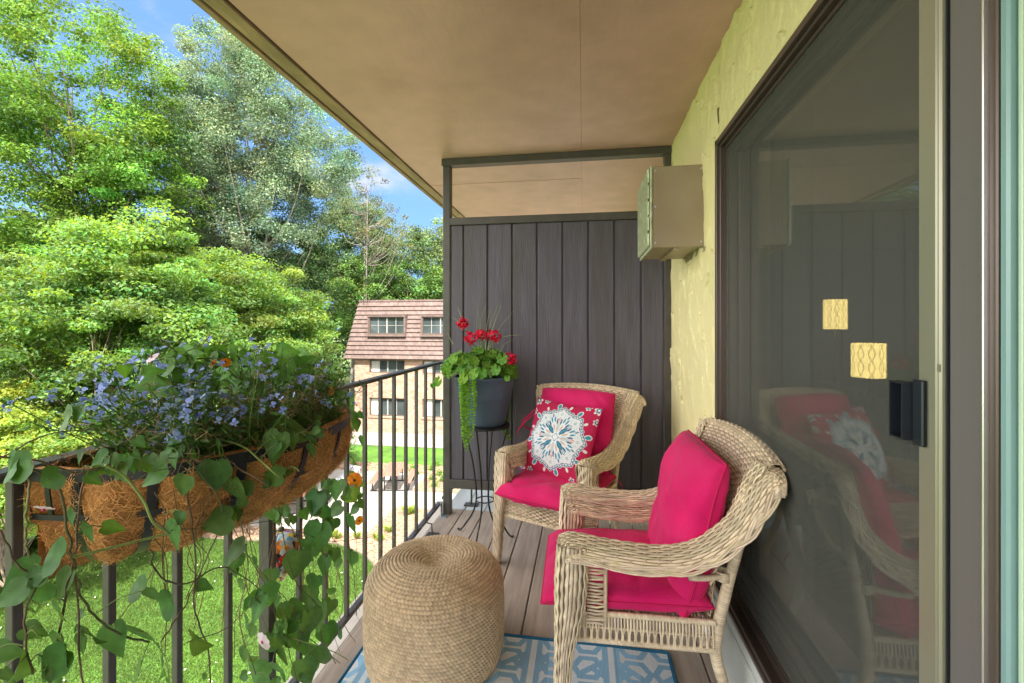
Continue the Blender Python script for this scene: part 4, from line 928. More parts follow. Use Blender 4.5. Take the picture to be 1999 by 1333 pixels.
# geranium: scalloped round leaves
def tmpl_geran():
    V = [(0, 0, -.04)]; n = 28
    for i in range(n):
        a = math.pi * (-.42 + 1.84 * i / (n - 1)) ; r = (1 + .10 * math.cos(a * 7 + .5) + .03 * math.cos(a * 21)); V.append((math.cos(a) * r * .5, math.sin(a) * r * .5, .07 * math.cos(a * 7 + .5)))
        V.append((math.cos(a) * r * .95 * .98, math.sin(a) * r * .95, .10 + .09 * math.cos(a * 7 + .5)))
    F3 = [(0, 1 + 2 * i, 3 + 2 * i) for i in range(n - 1)]; F4 = [(1 + 2 * i, 2 + 2 * i, 4 + 2 * i, 3 + 2 * i) for i in range(n - 1)]
    return np.array(V), F3 + F4
GV, GF = tmpl_geran(); GC = np.ones((len(GV), 3)); GC[0] = (1.3, 1.25, 1.1); GC[1::2] = .86
m_gleaf = leafmat('geranium_leaf', (.105, .275, .035), .30, .5)
m_stem = leafmat('green_plant_stem', (.14, .25, .06), .1, .55)
gz = empty('geranium', (PX, PY, .96), 0, 'geranium with five red flower heads in the blue pot', 'plant')
lf = MB(); stm = MB(); rg = np.random.default_rng(12)
for k in range(250):
    a = rg.uniform(0, 2 * math.pi); el = np.arcsin(rg.uniform(-.08, 1)); rr = rg.uniform(.78, 1.03)
    d = np.array((math.cos(a) * math.cos(el), math.sin(a) * math.cos(el), math.sin(el)))
    p = np.array((PX - .02, PY, 1.0)) + d * np.array((.215, .18, .155)) * rr + np.array((-.04 * max(0, -d[0]), 0, 0))
    if p[1] > 3.0: p[1] = 3.0 - rg.uniform(0, .05)
    s = rg.uniform(.019, .037); n = d * np.array((1, 1, 1.1)) + rg.normal(size=3) * .38 + np.array((0, -.25, .25)); y = np.cross(n, rg.normal(size=3))
    k_ = rg.uniform(.65, 1.3); put(lf, GV, GF, GC, p, y, n, s, (k_ * rg.uniform(.9, 1.45), k_, k_ * .9))
    if k % 3 == 0:
        b = np.array((PX + d[0] * .05, PY + d[1] * .05, .96)); stm.tube(spline([b, (b + p) / 2 + np.array((0, 0, .03)), p], 7), .0016, 5, col=(.8, 1, .8))
for (u, v, s, t) in [(855, 745, .034, (1.4, 1.3, .5)), (872, 720, .03, (1.3, 1.2, .6)), (905, 738, .035, (1.7, 1.25, .5)), (925, 730, .034, (1.4, 1.25, .6)), (940, 728, .036, (.9, 1, .8)), (990, 738, .02, (1.2, 1.1, .7)), (845, 752, .018, (.7, 1, .6)), (885, 700, .034, (1.3, 1.15, .5)), (980, 700, .036, (1, 1, .8)), (968, 722, .034, (1, 1.05, .9))]:
    p = at(u, v, 2.62 if u > 900 else 2.72); put(lf, GV, GF, GC, p, (rg.normal(), 0, -1), (-.1, -1, .6), s, t)
child(stm, 'stems', m_stem, gz, True, True); child(lf, 'leaves', m_gleaf, gz, True, True)
m_petal = leafmat('red_petal', (.62, .006, .045), .25, .6, (.8, .02, .06))
for (u, v, r) in [(903, 631, .026), (918, 659, .033), (938, 654, .030), (962, 655, .034), (974, 657, .026), (996, 701, .034)]:
    c = at(u, v, 2.78); fl = MB()
    if (u, v) == (974, 657): continue
    r *= 1.35
    wx = 1.35 if u == 962 else 1.0
    for k in range(64):
        d = rg.normal(size=3); d /= np.linalg.norm(d); p = c + d * r * np.array((wx, .9, .85)) * rg.uniform(.55, 1)
        n = d + rg.normal(size=3) * .4; V = np.array([(0, 0, 0), (.45, .35, .1), (.5, .8, .05), (0, 1.05, .1), (-.5, .8, .05), (-.45, .35, .1)]); put(fl, V, [(0, 1, 2, 3), (0, 3, 4, 5)], np.ones((6, 3)), p, np.cross(n, rg.normal(size=3)), n, .018, np.array((1, 1, 1)) * rg.uniform(.75, 1.25))
    base = np.array((PX + (c[0] - PX) * .4, PY, 1.05)); sm = MB().tube(spline([base, (base + c) / 2 + np.array((.01, 0, .01)), c - np.array((0, 0, r * .5))], 14), .0022, 6, col=(.9, 1, .7))
    h_ = child(fl, 'flower_head', m_petal, gz, True, True); child(sm, 'flower_stem', m_stem, gz, True, True)
# creeping jenny: strings of small round lime leaves
cj = empty('trailing_plant', (PX, PY, .95), 0, 'lime green trailing plant spilling down the blue pot', 'plant')
m_lime = leafmat('lime_round_leaf', (.20, .42, .03), .35, .45)
lf = MB(); st_ = MB(); RV = np.array([(math.cos(a), math.sin(a), .12 * math.cos(2 * a)) for a in np.linspace(0, 2 * math.pi, 9)[:-1]]); RF = [tuple(range(8))]
strands = [[(903, 742), (901, 790), (905, 850), (908, 872)], [(908, 740), (909, 800), (911, 850), (913, 878)], [(915, 738), (917, 790), (916, 830), (918, 860)], [(922, 738), (926, 780), (925, 820), (921, 852)], [(899, 744), (900, 770), (903, 815)], [(912, 740), (913, 780), (909, 830), (915, 862)], [(926, 740), (928, 770), (927, 800)],[(906,741),(907,790),(903,840),(906,862)]]
for st in strands:
    q = spline([at(u, v, 2.60 - .0004 * (v - 740) * 0 + .03 * (i == 0)) for i, (u, v) in enumerate(st)], 40); q = resample(q, int(plen(q) / .0085))
    st_.tube(q, .0011, 5, col=(.8, 1, .5))
    for i, p in enumerate(q):
        a = i * 1.57 + rg.normal() * .3
        for sg in (0, math.pi):
            d = np.array((math.cos(a + sg), math.sin(a + sg) * .7 - .15, -.2)); n = d * .6 + np.array((0, -.6, .7)) + rg.normal(size=3) * .2; s = rg.uniform(.0055, .0092) * (1 - .35 * i / len(q))
            k_ = rg.uniform(.75, 1.2); lf.add((frame(d, n) @ (RV * s).T).T + p + d * s, RF, (k_, k_ * .98, k_ * .8))
for st in [[(985, 745), (989, 780), (986, 820), (988, 850)], [(992, 748), (993, 790), (990, 830), (994, 856)], [(980, 770), (983, 800), (985, 845)]]:
    q = spline([at(u, v, 2.93) for (u, v) in st], 40); q = resample(q, int(plen(q) / .01)); st_.tube(q, .001, 5, col=(.8, .9, .4))
    for i, p in enumerate(q):
        for sg in (0, math.pi):
            a = i * 1.57 + sg; d = np.array((math.cos(a), math.sin(a), -.2)); s = .0075; lf.add((frame(d, d * .5 + np.array((0, -.6, .7))) @ (RV * s).T).T + p + d * s, RF, (.8, .75, .5))
child(st_, 'stems', m_stem, cj, True, True); child(lf, 'leaves', m_lime, cj, True, True)
# spike grass
sg_ = MB()
for pts in [[(938, 700), (931, 640), (932, 610), (938, 570)], [(940, 700), (936, 650), (935, 605)], [(945, 690), (955, 640), (968, 605), (976, 588)], [(948, 690), (950, 640), (957, 600)], [(942, 700), (938, 630), (950, 592)], [(950, 690), (975, 640), (992, 620), (1002, 606)], [(950, 690), (962, 640), (978, 596)], [(975, 690), (985, 672), (1003, 662)], [(970, 670), (985, 657), (1020, 653)], [(885, 672), (878, 660), (873, 648)], [(903, 632), (892, 625), (880, 618)], [(904, 630), (898, 612), (893, 600)]]:
    q = spline([at(u, v, 2.80) for u, v in pts], 20); N = np.tile((.2, -1, .1), (20, 1)); c = rg.uniform(.7, 1.3)
    sg_.ribbon(q, N, .0068 * np.linspace(1, .2, 20), .0006, 4, (c * 1.2, c * 1.15, c))
o = sg_.build('spike_grass', leafmat('spike_grass_blade', (.26, .34, .16), .2, .5), None, True, True, loc=(PX, PY, .95)); tag(o, 'thin arching grass blades rising behind the red geranium flowers', 'plant')

# ================================================================ coco lined wall planter
m_bask = Mt('black_flat_steel', (.012, .013, .016), rough=.42, metal=.3, var=.3, scale=20, spec=.5)
m_coco = Mt('coco_fibre_mat', (.42, .21, .075), rough=1, var=.3, scale=26, col2=(.17, .075, .025), scale2=22, fac2=.6, bump=.006, bscale=90, spec=.05)
m_fib = Mt('coco_fibre', (.74, .42, .165), rough=.85, var=.2, scale=30, attr=True, spec=.1)
BY, BB, BA, BX, BZ = 1.020, .355, .345, -.967, 1.036
def foot(a, k=1.0):       # a 0..pi round the half oval, from near end to far end
    c, s = math.cos(a), math.sin(a); n = 2.35
    q = (abs(c) ** n + abs(s) ** n) ** (-1 / n)
    return np.array((BX + BA * k * s * q, BY - BB * (.9 + .1 * k) * c * q))
def bask(a, t, off=0.0):  # t 0 rim .. 1 bottom
    k = math.cos(t * math.pi / 2) ** .75; z = BZ - .195 * math.sin(t * math.pi / 2) ** 1.05
    x, y = foot(a, max(k, .02)); cy_ = BY + (y - BY) * (1 - .28 * t ** 2)
    return np.array((x, cy_, z))
bk = empty('hanging_planter', (BX, BY, BZ), 0, 'black steel half oval planter with brown coco liner on the railing', 'planter')
na, nt_ = 150, 34; sa = [math.pi * (i / (na - 1)) for i in range(na)]
straps = [math.pi * f for f in (.0, .085, .19, .31, .44, .57, .70, .82, .92, 1.0)]
G = np.zeros((na, nt_, 3))
for i, a in enumerate(sa):
    ds = min(abs(a - s) for s in straps)
    for j in range(nt_):
        t = j / (nt_ - 1) * .985; p = bask(a, t); e1 = bask(a + .01, t); e2 = bask(a, min(t + .01, 1)); n = np.cross(e1 - p, e2 - p); n /= np.linalg.norm(n) + 1e-9
        if n[0] < 0 and abs(n[0]) > .2: n = -n
        if n[2] > .3: n = -n
        bulge = .030 * min(1, ds / .16) ** .7 * math.sin(math.pi * min(1, t * 1.0 + .12)) - .007
        G[i, j] = p + n * (bulge + .004 * nz3(p[0] * 22, p[1] * 22, p[2] * 22)) + np.array((0, 0, .012 * (j == 0)))
lin = MB(); lin.grid(G)
inner = G.copy(); inner[:, :, 0] = BX + (inner[:, :, 0] - BX) * .93; inner[:, :, 1] = BY + (inner[:, :, 1] - BY) * .96; inner = inner[:, :14]; lin.grid(inner)
lin.grid(np.stack([G[:, 0], inner[:, 0]], 1))
bw = np.array([[(BX + .004 + .006 * nz3(y * 9, z * 9, 1), y, z) for z in np.linspace(BZ - .2, BZ + .014 + .012 * nz3(y * 6, 0, 0), 10)] for y in np.linspace(BY - BB * .97, BY + BB * .97, 60)]); lin.grid(bw)
lo = child(lin, 'coco_liner', m_coco, bk, True)
fb = MB(); rg = np.random.default_rng(21)
for k in range(15000):
    i = rg.integers(1, na - 2); j = int(rg.integers(0, nt_ - 1)); p = G[i, j] + (G[i + 1, j] - G[i, j]) * rg.random() + (G[i, min(j + 1, nt_ - 1)] - G[i, j]) * rg.random()
    e1 = G[i + 1, j] - G[i, j]; e2 = G[i, j + 1] - G[i, j]; n = np.cross(e1, e2); n /= np.linalg.norm(n) + 1e-9
    cen = np.array((BX, BY, BZ - .03)); n = n if n.dot(p - cen) > 0 else -n
    e1 /= np.linalg.norm(e1); e2 /= np.linalg.norm(e2); a = rg.uniform(0, 2 * math.pi); d = e1 * math.cos(a) + e2 * math.sin(a); d2 = e1 * math.cos(a + rg.normal() * .9) + e2 * math.sin(a + rg.normal() * .9)
    l = rg.uniform(.012, .034); q = [p + n * .0005, p + d * l * .35 + n * rg.uniform(.001, .004), p + d * l * .6 + d2 * l * .3 + n * rg.uniform(.0005, .006)]
    c = rg.uniform(.45, 1.35); fb.ribbon(q, [n] * 3, rg.uniform(.0005, .0011), .0004, 3, (c, c * rg.uniform(.85, 1.05), c * rg.uniform(.7, 1.1)))
for k in range(1600):
    y = rg.uniform(BY - BB, BY + BB * .8); p = np.array((BX + .008, y, BZ + rg.uniform(-.06, .02))); d = rg.normal(size=3) * np.array((.4, 1, .7)); d /= np.linalg.norm(d); l = rg.uniform(.01, .03); c = rg.uniform(.5, 1.2)
    fb.ribbon([p, p + d * l * .5 + (.003, 0, 0), p + d * l], [(1, 0, .2)] * 3, .0009, .0005, 3, (c, c, c))
f_ = child(fb, 'loose_fibres', m_fib, lo, True, True); f_['kind'] = 'stuff'
# steel: rim band, lower band, straps and short uprights
def bandpts(t, off, n=120):
    P = []; N = []
    for a in np.linspace(0.0, math.pi, n):
        p = bask(a, t); q = bask(a + 1e-3, t); tt = q - p; tt[2] = 0; tt /= np.linalg.norm(tt) + 1e-9; nn = np.array((tt[1], -tt[0], 0))
        cen = np.array((BX, BY, p[2])); nn = nn if nn.dot(p - cen) > 0 else -nn; P.append(p + nn * off); N.append(nn)
    return np.array(P), np.array(N)
def flatband(mb, t, hgt, off=.006, dz=0):
    P, N = bandpts(t, off); V = np.stack([P + (0, 0, dz - hgt / 2), P + (0, 0, dz + hgt / 2), P - N * .003 + (0, 0, dz + hgt / 2), P - N * .003 + (0, 0, dz - hgt / 2), P + (0, 0, dz - hgt / 2)], 1); mb.grid(V)
rb = MB(); flatband(rb, 0.0, .022, .006, .002); child(rb, 'rim_band', m_bask, bk)
rb = MB(); flatband(rb, .26, .010, .008); child(rb, 'lower_band', m_bask, bk)
sp_ = MB()
for f in [.0, .04, .085, .135, .19, .25, .31, .375, .44, .505, .57, .635, .70, .76, .82, .87, .92, .96, 1.0]:
    a = math.pi * f; P = []; N = []
    for t in np.linspace(-.0, .27, 6): p = bask(a, max(t, 0)); P.append(p); N.append(np.array((math.sin(a), -math.cos(a), .1)))
    child(MB().ribbon(np.array(P) + np.array(N) * .005, N, .012, .004, 4), 'upright', m_bask, bk)
for f in (.085, .19, .31, .44, .57, .70, .82, .92):
    a = math.pi * f; P = []; N = []
    for t in np.linspace(.0, 1, 26):
        p = bask(a, t); k = bask(a, min(t + .02, 1)) - bask(a, max(t - .02, 0)); tg = bask(a + .01, t) - p; n = np.cross(tg, k); n /= np.linalg.norm(n) + 1e-9; cen = np.array((BX, BY, BZ)); n = n if n.dot(p - cen) > 0 else -n
        P.append(p + n * .004); N.append(n)
    child(MB().ribbon(P, N, .022, .004, 4), 'strap', m_bask, bk)
child(MB().box((BX - .012, BY - BB * .98, BZ - .02), (BX - .006, BY + BB * .98, BZ + .008)), 'back_bar', m_bask, bk)
so_ = np.array([[(x0, y, BZ - .035 + .012 * nz3(x0 * 20, y * 20, 5)) for x0 in np.linspace(BX + .01, BX + BA * .9 * (1 - abs((y - BY) / BB) ** 2.7) ** (1 / 2.7), 12)] for y in np.linspace(BY - BB * .55, BY + BB * .95, 50)])
child(MB().grid(so_), 'soil', m_soil, bk, True)

# ================================================================ lobelia mound
m_lobl = leafmat('small_dark_leaf', (.055, .125, .030), .25, .5); m_blue = leafmat('blue_petal', (.27, .37, .68), .3, .6, (.30, .41, .72)); m_dry = Mt('dry_brown_twig', (.40, .28, .18), rough=.9, attr=True, var=.1)
lb = empty('lobelia', (BX + .1, BY, BZ), 0, 'mound of small blue lobelia flowers filling the coco planter', 'plant')
stm = MB(); lf = MB(); fl = MB(); dry = MB(); rg = np.random.default_rng(31)
LV = np.array([(0, 0, 0), (.16, .4, .05), (0, 1, .0), (-.16, .4, .05)]); LF = [(0, 1, 2, 3)]
PV = np.array([(0, 0, 0), (.28, .45, .0), (.2, .95, -.08), (-.2, .95, -.08), (-.28, .45, 0)]); PF_ = [(0, 1, 2, 3, 4)]
def flower5(mb, p, n, s, c):
    n = n / np.linalg.norm(n); t = np.cross(n, (.3, .2, 1)); t /= np.linalg.norm(t); b = np.cross(n, t)
    for i, a in enumerate((-.5, 0, .5, 2.2, -2.2)):
        d = t * math.sin(a) + b * -math.cos(a); put(mb, PV, PF_, np.ones((5, 3)), p, d + n * .15, n, s * (1 if i < 3 else .7), c * rg.uniform(.85, 1.15))
for k in range(560):
    y0 = rg.uniform(BY - BB * .62, BY + BB * 1.05); x0 = BX + rg.uniform(.04, .31) * (1 - abs((y0 - BY) / BB) ** 3)
    f = (y0 - BY) / BB; top = .215 - .03 * abs(f) + .05 * (f < 0) ; ln = rg.uniform(.45, 1.0) * top
    d = np.array((rg.normal() * .45 - .12, rg.normal() * .45 - (.55 if f < -.1 else .1) + .35 * (f > .7), 1.0)) + np.array((.35 * (f > .1) * rg.random(), 0, 0)); d /= np.linalg.norm(d)
    p0 = np.array((x0, y0, BZ - .03)); p2 = p0 + d * ln + np.array((0, 0, .01)); q = spline([p0, (p0 + p2) / 2 + rg.normal(size=3) * .012, p2], 9)
    q = np.array(q); stm.tube(q, .0009, 4, caps=False, col=(.55, .75, .45) if rg.random() < .6 else (.9, .7, .5))
    isdry = rg.random() < (.42 if -.4 < f < .5 else .12)
    for m_ in range(26):
        i = rg.integers(1, 9); p = q[i] + rg.normal(size=3) * .004; dd = rg.normal(size=3) + d * .5; s = rg.uniform(.009, .020)
        if isdry and i > 3:
            c = rg.uniform(.5, 1.2); r2 = rg.normal(size=3); r2 /= np.linalg.norm(r2); dry.ribbon([p, p + r2 * s * .5, p + r2 * s * .9 + rg.normal(size=3) * .003], [np.cross(r2, (.2, .1, 1))] * 3, .0010, .0007, 3, (c, c * .95, c * .85))
        else:
            c = rg.uniform(.5, 1.5); put(lf, LV, LF, np.ones((4, 3)), p, dd, rg.normal(size=3) + (0, 0, .6), s, (c, c, c * .9))
    if rg.random() < (.8 if f < -.1 else .15 if f < .5 else .13) and not (isdry and rg.random() < .6):
        for m_ in range(rg.integers(2, 6)):
            p = p2 + rg.normal(size=3) * .012; v = rg.uniform(.75, 1.25); flower5(fl, p, rg.normal(size=3) * .5 + (.25, -.35, .75), rg.uniform(.007, .0105), np.array((v, v, 1.0)))
for k in range(1300):
    y = BY + rg.normal() * .17; y = min(max(y, BY - .3), BY + .38); p = np.array((BX + rg.uniform(.14, .30), y, BZ + rg.uniform(-.01, .09))); r2 = rg.normal(size=3) * (1, 1, .6); r2 /= np.linalg.norm(r2); l = rg.uniform(.012, .03); c = rg.uniform(.35, 1.2)
    dry.ribbon([p, p + r2 * l * .5 + rg.normal(size=3) * .004, p + r2 * l + rg.normal(size=3) * .006], [np.cross(r2, (.2, .1, 1))] * 3, .0011, .0008, 3, (c, c * .95, c * .85))
child(stm, 'stems', m_stem, lb, True, True); child(lf, 'leaves', m_lobl, lb, True, True); child(fl, 'flowers', m_blue, lb, True, True)['kind'] = 'stuff'; child(dry, 'dry_stems', m_dry, lb, True, True)

# ================================================================ trailing vine (black-eyed susan vine)
m_vleaf = leafmat('heart_vine_leaf', (.060, .150, .038), .25, .5, (.18, .36, .03), spec=.22, mottle=.28)
m_vstem = Mt('vine_stem', (.17, .16, .09), rough=.6, attr=True, var=.2, scale=40)
m_org = leafmat('orange_petal', (.85, .24, .012), .3, .6, (.9, .35, .02)); m_wht = leafmat('white_petal', (.75, .62, .68), .3, .6, (.8, .7, .75)); m_eye = Mt('dark_flower_eye', (.02, .006, .008), rough=.7); m_mag = Mt('magenta_flower_eye', (.45, .01, .10), rough=.6)
vn = empty('flowering_vine', (-.7, 1.0, 1.0), 0, 'trailing heart leaved vine with orange and white blooms spilling over the planter', 'vine')
ZS = 1385 / 720.0
def vx(zx, zy):        # the depth plane of the vine at a place in the close view
    if zy < 470: x = -.80 if zx > 350 else -.86
    elif zx > 1180: x = -.93
    elif zx > 900: x = -.93 + (1180 - zx) / 280 * .08 if zy > 600 else -.75
    else: x = -.66
    return x
def vp(zx, zy, dx=0.0):
    # depth varies smoothly: left things are nearer
    t = min(max((zx - 560) / 560, 0), 1); t = t * t * (3 - 2 * t); x = -.665 * (1 - t) + -.925 * t
    if zy < 520: k = min(1, (520 - zy) / 140); x = x * (1 - k) + (-.80) * k
    if zx < 200: x = x * (zx / 200) + -.70 * (1 - zx / 200)
    x = x + dx
    for _ in range(60):                # keep clear of the basket's face
        p = onx(x, zx / ZS, 640 + zy / ZS); g_ = abs((p[1] - BY) / BB); dz_ = (BZ - p[2]) / .21
        if g_ >= 1.02 or dz_ < -.12 or dz_ > 1: break
        fr_ = BX + BA * max(0, 1 - g_ ** 2.35) ** (1 / 2.35) * math.sqrt(max(0, 1 - max(dz_, 0) ** 2)) + .032
        if p[0] >= fr_: break
        x += .008
    return p if _ else onx(x, zx / ZS, 640 + zy / ZS)
camfwd = np.array((-SY, CY, 0)); camright = np.array((CY, SY, 0)); UP = np.array((0, 0, 1.0))
stems = [
 [(-60, 470), (20, 485), (150, 500), (280, 545), (400, 520), (480, 560), (560, 700), (640, 770)], [(380, 520), (310, 590), (290, 800), (270, 900), (290, 1000), (300, 1250), (330, 1400)],
 [(60, 490), (220, 600), (250, 760), (275, 860), (250, 1000), (200, 1250), (180, 1400)], [(700, 500), (790, 590), (840, 690), (880, 760), (960, 900), (1090, 1100), (1230, 1220), (1385, 1345)],
 [(700, 560), (715, 700), (735, 870), (730, 1060), (780, 1200), (795, 1400)], [(1000, 640), (1100, 760), (1160, 900), (1180, 1100), (1260, 1260)],
 [(1180, 380), (1200, 520), (1190, 700), (1220, 900), (1200, 1100)], [(1230, 330), (1260, 450), (1330, 500), (1290, 600), (1310, 800), (1330, 950), (1340, 1080)],
 [(930, 690), (950, 860), (1010, 950), (1100, 1060), (1130, 1200)], [(0, 760), (60, 880), (130, 960), (90, 1100), (120, 1300)], [(560, 830), (600, 930), (700, 960), (850, 900), (1000, 1000)],
 [(1100, 755), (1240, 800), (1400, 785)], [(850, 700), (760, 900), (690, 1050), (600, 1180)], [(270, 900), (330, 1050), (450, 1150), (560, 1180)],
 [(1050, 600), (1060, 760), (1110, 950), (1190, 1050), (1210, 1250)], [(-20, 500), (180, 400), (360, 380)], [(1000, 980), (860, 1120), (700, 1180)], [(1270, 900), (1260, 1050), (1350, 1200), (1400, 1250)],
 [(640, 760), (900, 740), (1040, 720)], [(270, 560), (480, 500), (700, 490), (860, 520)], [(840, 480), (900, 530), (1010, 600), (1060, 700)], [(110, 500), (105, 640), (95, 780), (110, 860)], [(600, 40), (700, 110), (820, 120), (900, 190), (1010, 140)],
 [(480, 140), (640, 110), (760, 60), (790, 20)], [(860, 340), (980, 350), (1100, 400), (1210, 340)], [(900, 700), (930, 900), (900, 1100), (960, 1300)], [(1040, 750), (1010, 900), (1040, 1150), (1000, 1350)], [(1120, 760), (1140, 950), (1080, 1150), (1120, 1340)]]
pale = [[(740, 400), (900, 440), (980, 500), (1060, 565), (1110, 562), (1120, 535), (1090, 522), (1068, 540), (1075, 560)], [(395, 515), (470, 560), (540, 650), (575, 730), (630, 770)], [(275, 860), (440, 820), (640, 770)], [(770, 400), (640, 395), (560, 420)], [(1100, 1165), (1280, 1230), (1385, 1320)]]
sm = MB(); allp = []
for s in stems:
    q = spline([vp(*p) for p in s], 40); q = q + np.array([(.004 * nz3(i * .3, s[0][0], 0), .004 * nz3(i * .3, s[0][0], 4), 0) for i in range(40)]); allp.append(q); c = random.uniform(.5, 1.2)
    sm.tube(q, random.uniform(.0009, .0016), 6, col=(c, c * random.uniform(.6, 1.1), c * .8))
for s in pale: q = spline([vp(*p, .02) for p in s], 50); sm.tube(q, .0017, 6, col=(1.6, 2.4, 1.2)); allp.append(q)
rg = np.random.default_rng(77)
for k in range(34):      # thin hanging strands
    zx = rg.uniform(560, 1330); zy = rg.uniform(600, 800); pts = [(zx, zy)]
    for i in range(3): zx += rg.normal() * 45; zy += rg.uniform(90, 190); pts.append((zx, zy))
    q = spline([vp(*p, -.03) for p in pts], 24); allp.append(q); c = rg.uniform(.5, 1.0); sm.tube(q, .0008, 5, col=(c * 1.2, c * .7, c * .5))
child(sm, 'stems', m_vstem, vn, True, True)
AP = np.vstack(allp)
lv = MB(); pet = MB()
LEAVES = [(890, 620, 115, 80), (650, 800, 135, 110), (805, 730, 115, 170), (865, 855, 115, 140), (882, 915, 95, 85), (1110, 900, 125, 100), (1190, 800, 130, 100), (1180, 660, 90, 105), (1178, 590, 90, 95), (1330, 635, 95, 70), (1320, 745, 90, 95), (965, 1060, 110, 110), (1000, 1020, 120, 80), (740, 1190, 105, 90), (605, 1050, 130, 150), (560, 1180, 185, 118), (505, 965, 110, 190), (568, 1010, 90, 100), (333, 785, 100, 110), (235, 970, 115, 110), (190, 855, 150, 175), (60, 950, 165, 145), (140, 1010, 130, 120), (225, 1075, 95, 95), (432, 1180, 120, 65), (345, 1170, 110, 95), (130, 1140, 80, 20), (235, 1230, 165, 112), (60, 1290, 160, 148), (190, 1280, 160, 130), (25, 1220, 100, 10), (1165, 1020, 95, 80), (1150, 1120, 115, 95), (1200, 1240, 145, 95), (960, 1285, 115, 190), (1040, 1300, 115, 120), (1130, 1175, 100, 60), (1050, 1168, 90, 5), (1150, 1300, 120, 80), (808, 565, 140, 100), (1030, 455, 120, 105), (880, 365, 120, 150), (722, 430, 85, 75), (660, 445, 85, 200), (795, 375, 75, 115), (740, 365, 65, 10), (1018, 362, 60, 100), (625, 160, 90, 150), (705, 125, 95, 195), (812, 100, 80, 5), (870, 130, 115, 130), (940, 152, 135, 5), (640, 110, 80, 170), (890, 212, 110, 10), (960, 200, 90, 340), (1080, 90, 75, 0), (1160, 122, 75, 330), (1250, 190, 70, 320), (470, 165, 50, 90), (290, 325, 65, 110), (235, 345, 110, 165), (296, 495, 55, 115), (1015, 555, 95, 180), (685, 598, 85, 110), (1262, 610, 70, 90), (1250, 690, 70, 150), (1300, 255, 60, 350), (180, 575, 110, 150), (60, 540, 150, 150), (20, 530, 120, 160), (575, 560, 95, 145), (260, 730, 90, 120), (430, 750, 70, 20), (675, 720, 60, 100), (1075, 545, 60, 330), (1100, 385, 120, 10), (1180, 430, 60, 80), (1170, 465, 55, 100), (1235, 470, 55, 80), (1200, 400, 45, 60), (1280, 440, 60, 50), (1330, 340, 50, 30), (1340, 370, 45, 80), (1320, 870, 60, 110), (1260, 880, 60, 140), (1215, 900, 70, 100), (900, 970, 60, 130), (1060, 690, 80, 120), (1190, 1090, 110, 100), (1230, 1160, 90, 80), (920, 1100, 60, 150), (870, 700, 60, 20), (1060, 1240, 120, 100), (1100, 1080, 110, 70), (1180, 540, 55, 60), (1100, 430, 60, 95), (1120, 560, 70, 100), (1030, 690, 90, 60), (150, 920, 80, 200), (30, 1010, 110, 150), (300, 1200, 90, 110), (500, 1310, 110, 150), (600, 1290, 90, 130), (770, 970, 60, 30)]
def leaf_at(zx, zy, sz, ang, k=None):
    base = vp(zx, zy, .01 * rg.normal()); d_ = float((base - np.array((0, 0, EYE))).dot(camfwd)); px2m = d_ / FPX / ZS; s = sz * px2m
    a = R(ang); yd = camright * math.cos(a) - UP * math.sin(a) + camfwd * rg.normal() * .35
    n = -camfwd + UP * rg.uniform(.15, .9) + camright * rg.normal() * .45
    start = base - yd / np.linalg.norm(yd) * s * .5
    c = rg.uniform(.75, 1.25); t = (c * rg.uniform(.85, 1.3), c, c * rg.uniform(.85, 1.35)) if zy > 250 else (c * 1.35, c * 1.4, c * .9)
    lvm = MB(); put(lv, HV, HF, HC, start, yd, n, s * 1.05, t, rg.uniform(.78, 1.08), rg.uniform(-.05, .22))
    j = np.argmin(((AP - start) ** 2).sum(1)); e = AP[j]
    if np.linalg.norm(e - start) < .09: pet.tube(spline([e, (e + start) / 2 + (0, 0, .006), start], 8), .0008, 5, col=(1.0, 1.5, .8))
for L_ in LEAVES: leaf_at(*L_)
for k in range(95):
    zx = rg.choice([rg.uniform(880, 1260), rg.uniform(1000, 1330), rg.uniform(560, 1240), rg.uniform(-20, 400)]); zy = rg.uniform(560, 1340) if zx > 500 else rg.uniform(1050, 1350); 
    if zx < 880 and rg.random() < .5: continue
    if zx > 1280 and zy > 900: continue
    if 965 < zx < 1130 and 730 < zy < 930: continue
    leaf_at(zx, zy, rg.uniform(30, 70), rg.uniform(60, 150))
for k in range(30): leaf_at(rg.uniform(560, 1180), rg.uniform(85, 250) + 0, rg.uniform(60, 115), rg.choice([-10, 10, 150, 190, 120, 60]))
for k in range(46): leaf_at(rg.uniform(560, 1240), rg.uniform(120, 460), rg.uniform(25, 60), rg.uniform(-30, 200))
for k in range(26): leaf_at(rg.uniform(1170, 1360), rg.uniform(240, 700), rg.uniform(25, 50), rg.uniform(30, 150))
for k in range(46):
    f_ = k / 46; zx = 330 + 900 * f_; leaf_at(zx + rg.normal() * 12, 535 - 255 * f_ ** 1.5 + rg.normal() * 26, rg.uniform(38, 85), rg.uniform(30, 170))
child(pet, 'leaf_stalks', m_vstem, vn, True, True)['kind'] = 'stuff'; child(lv, 'leaves', m_vleaf, vn, True, True)
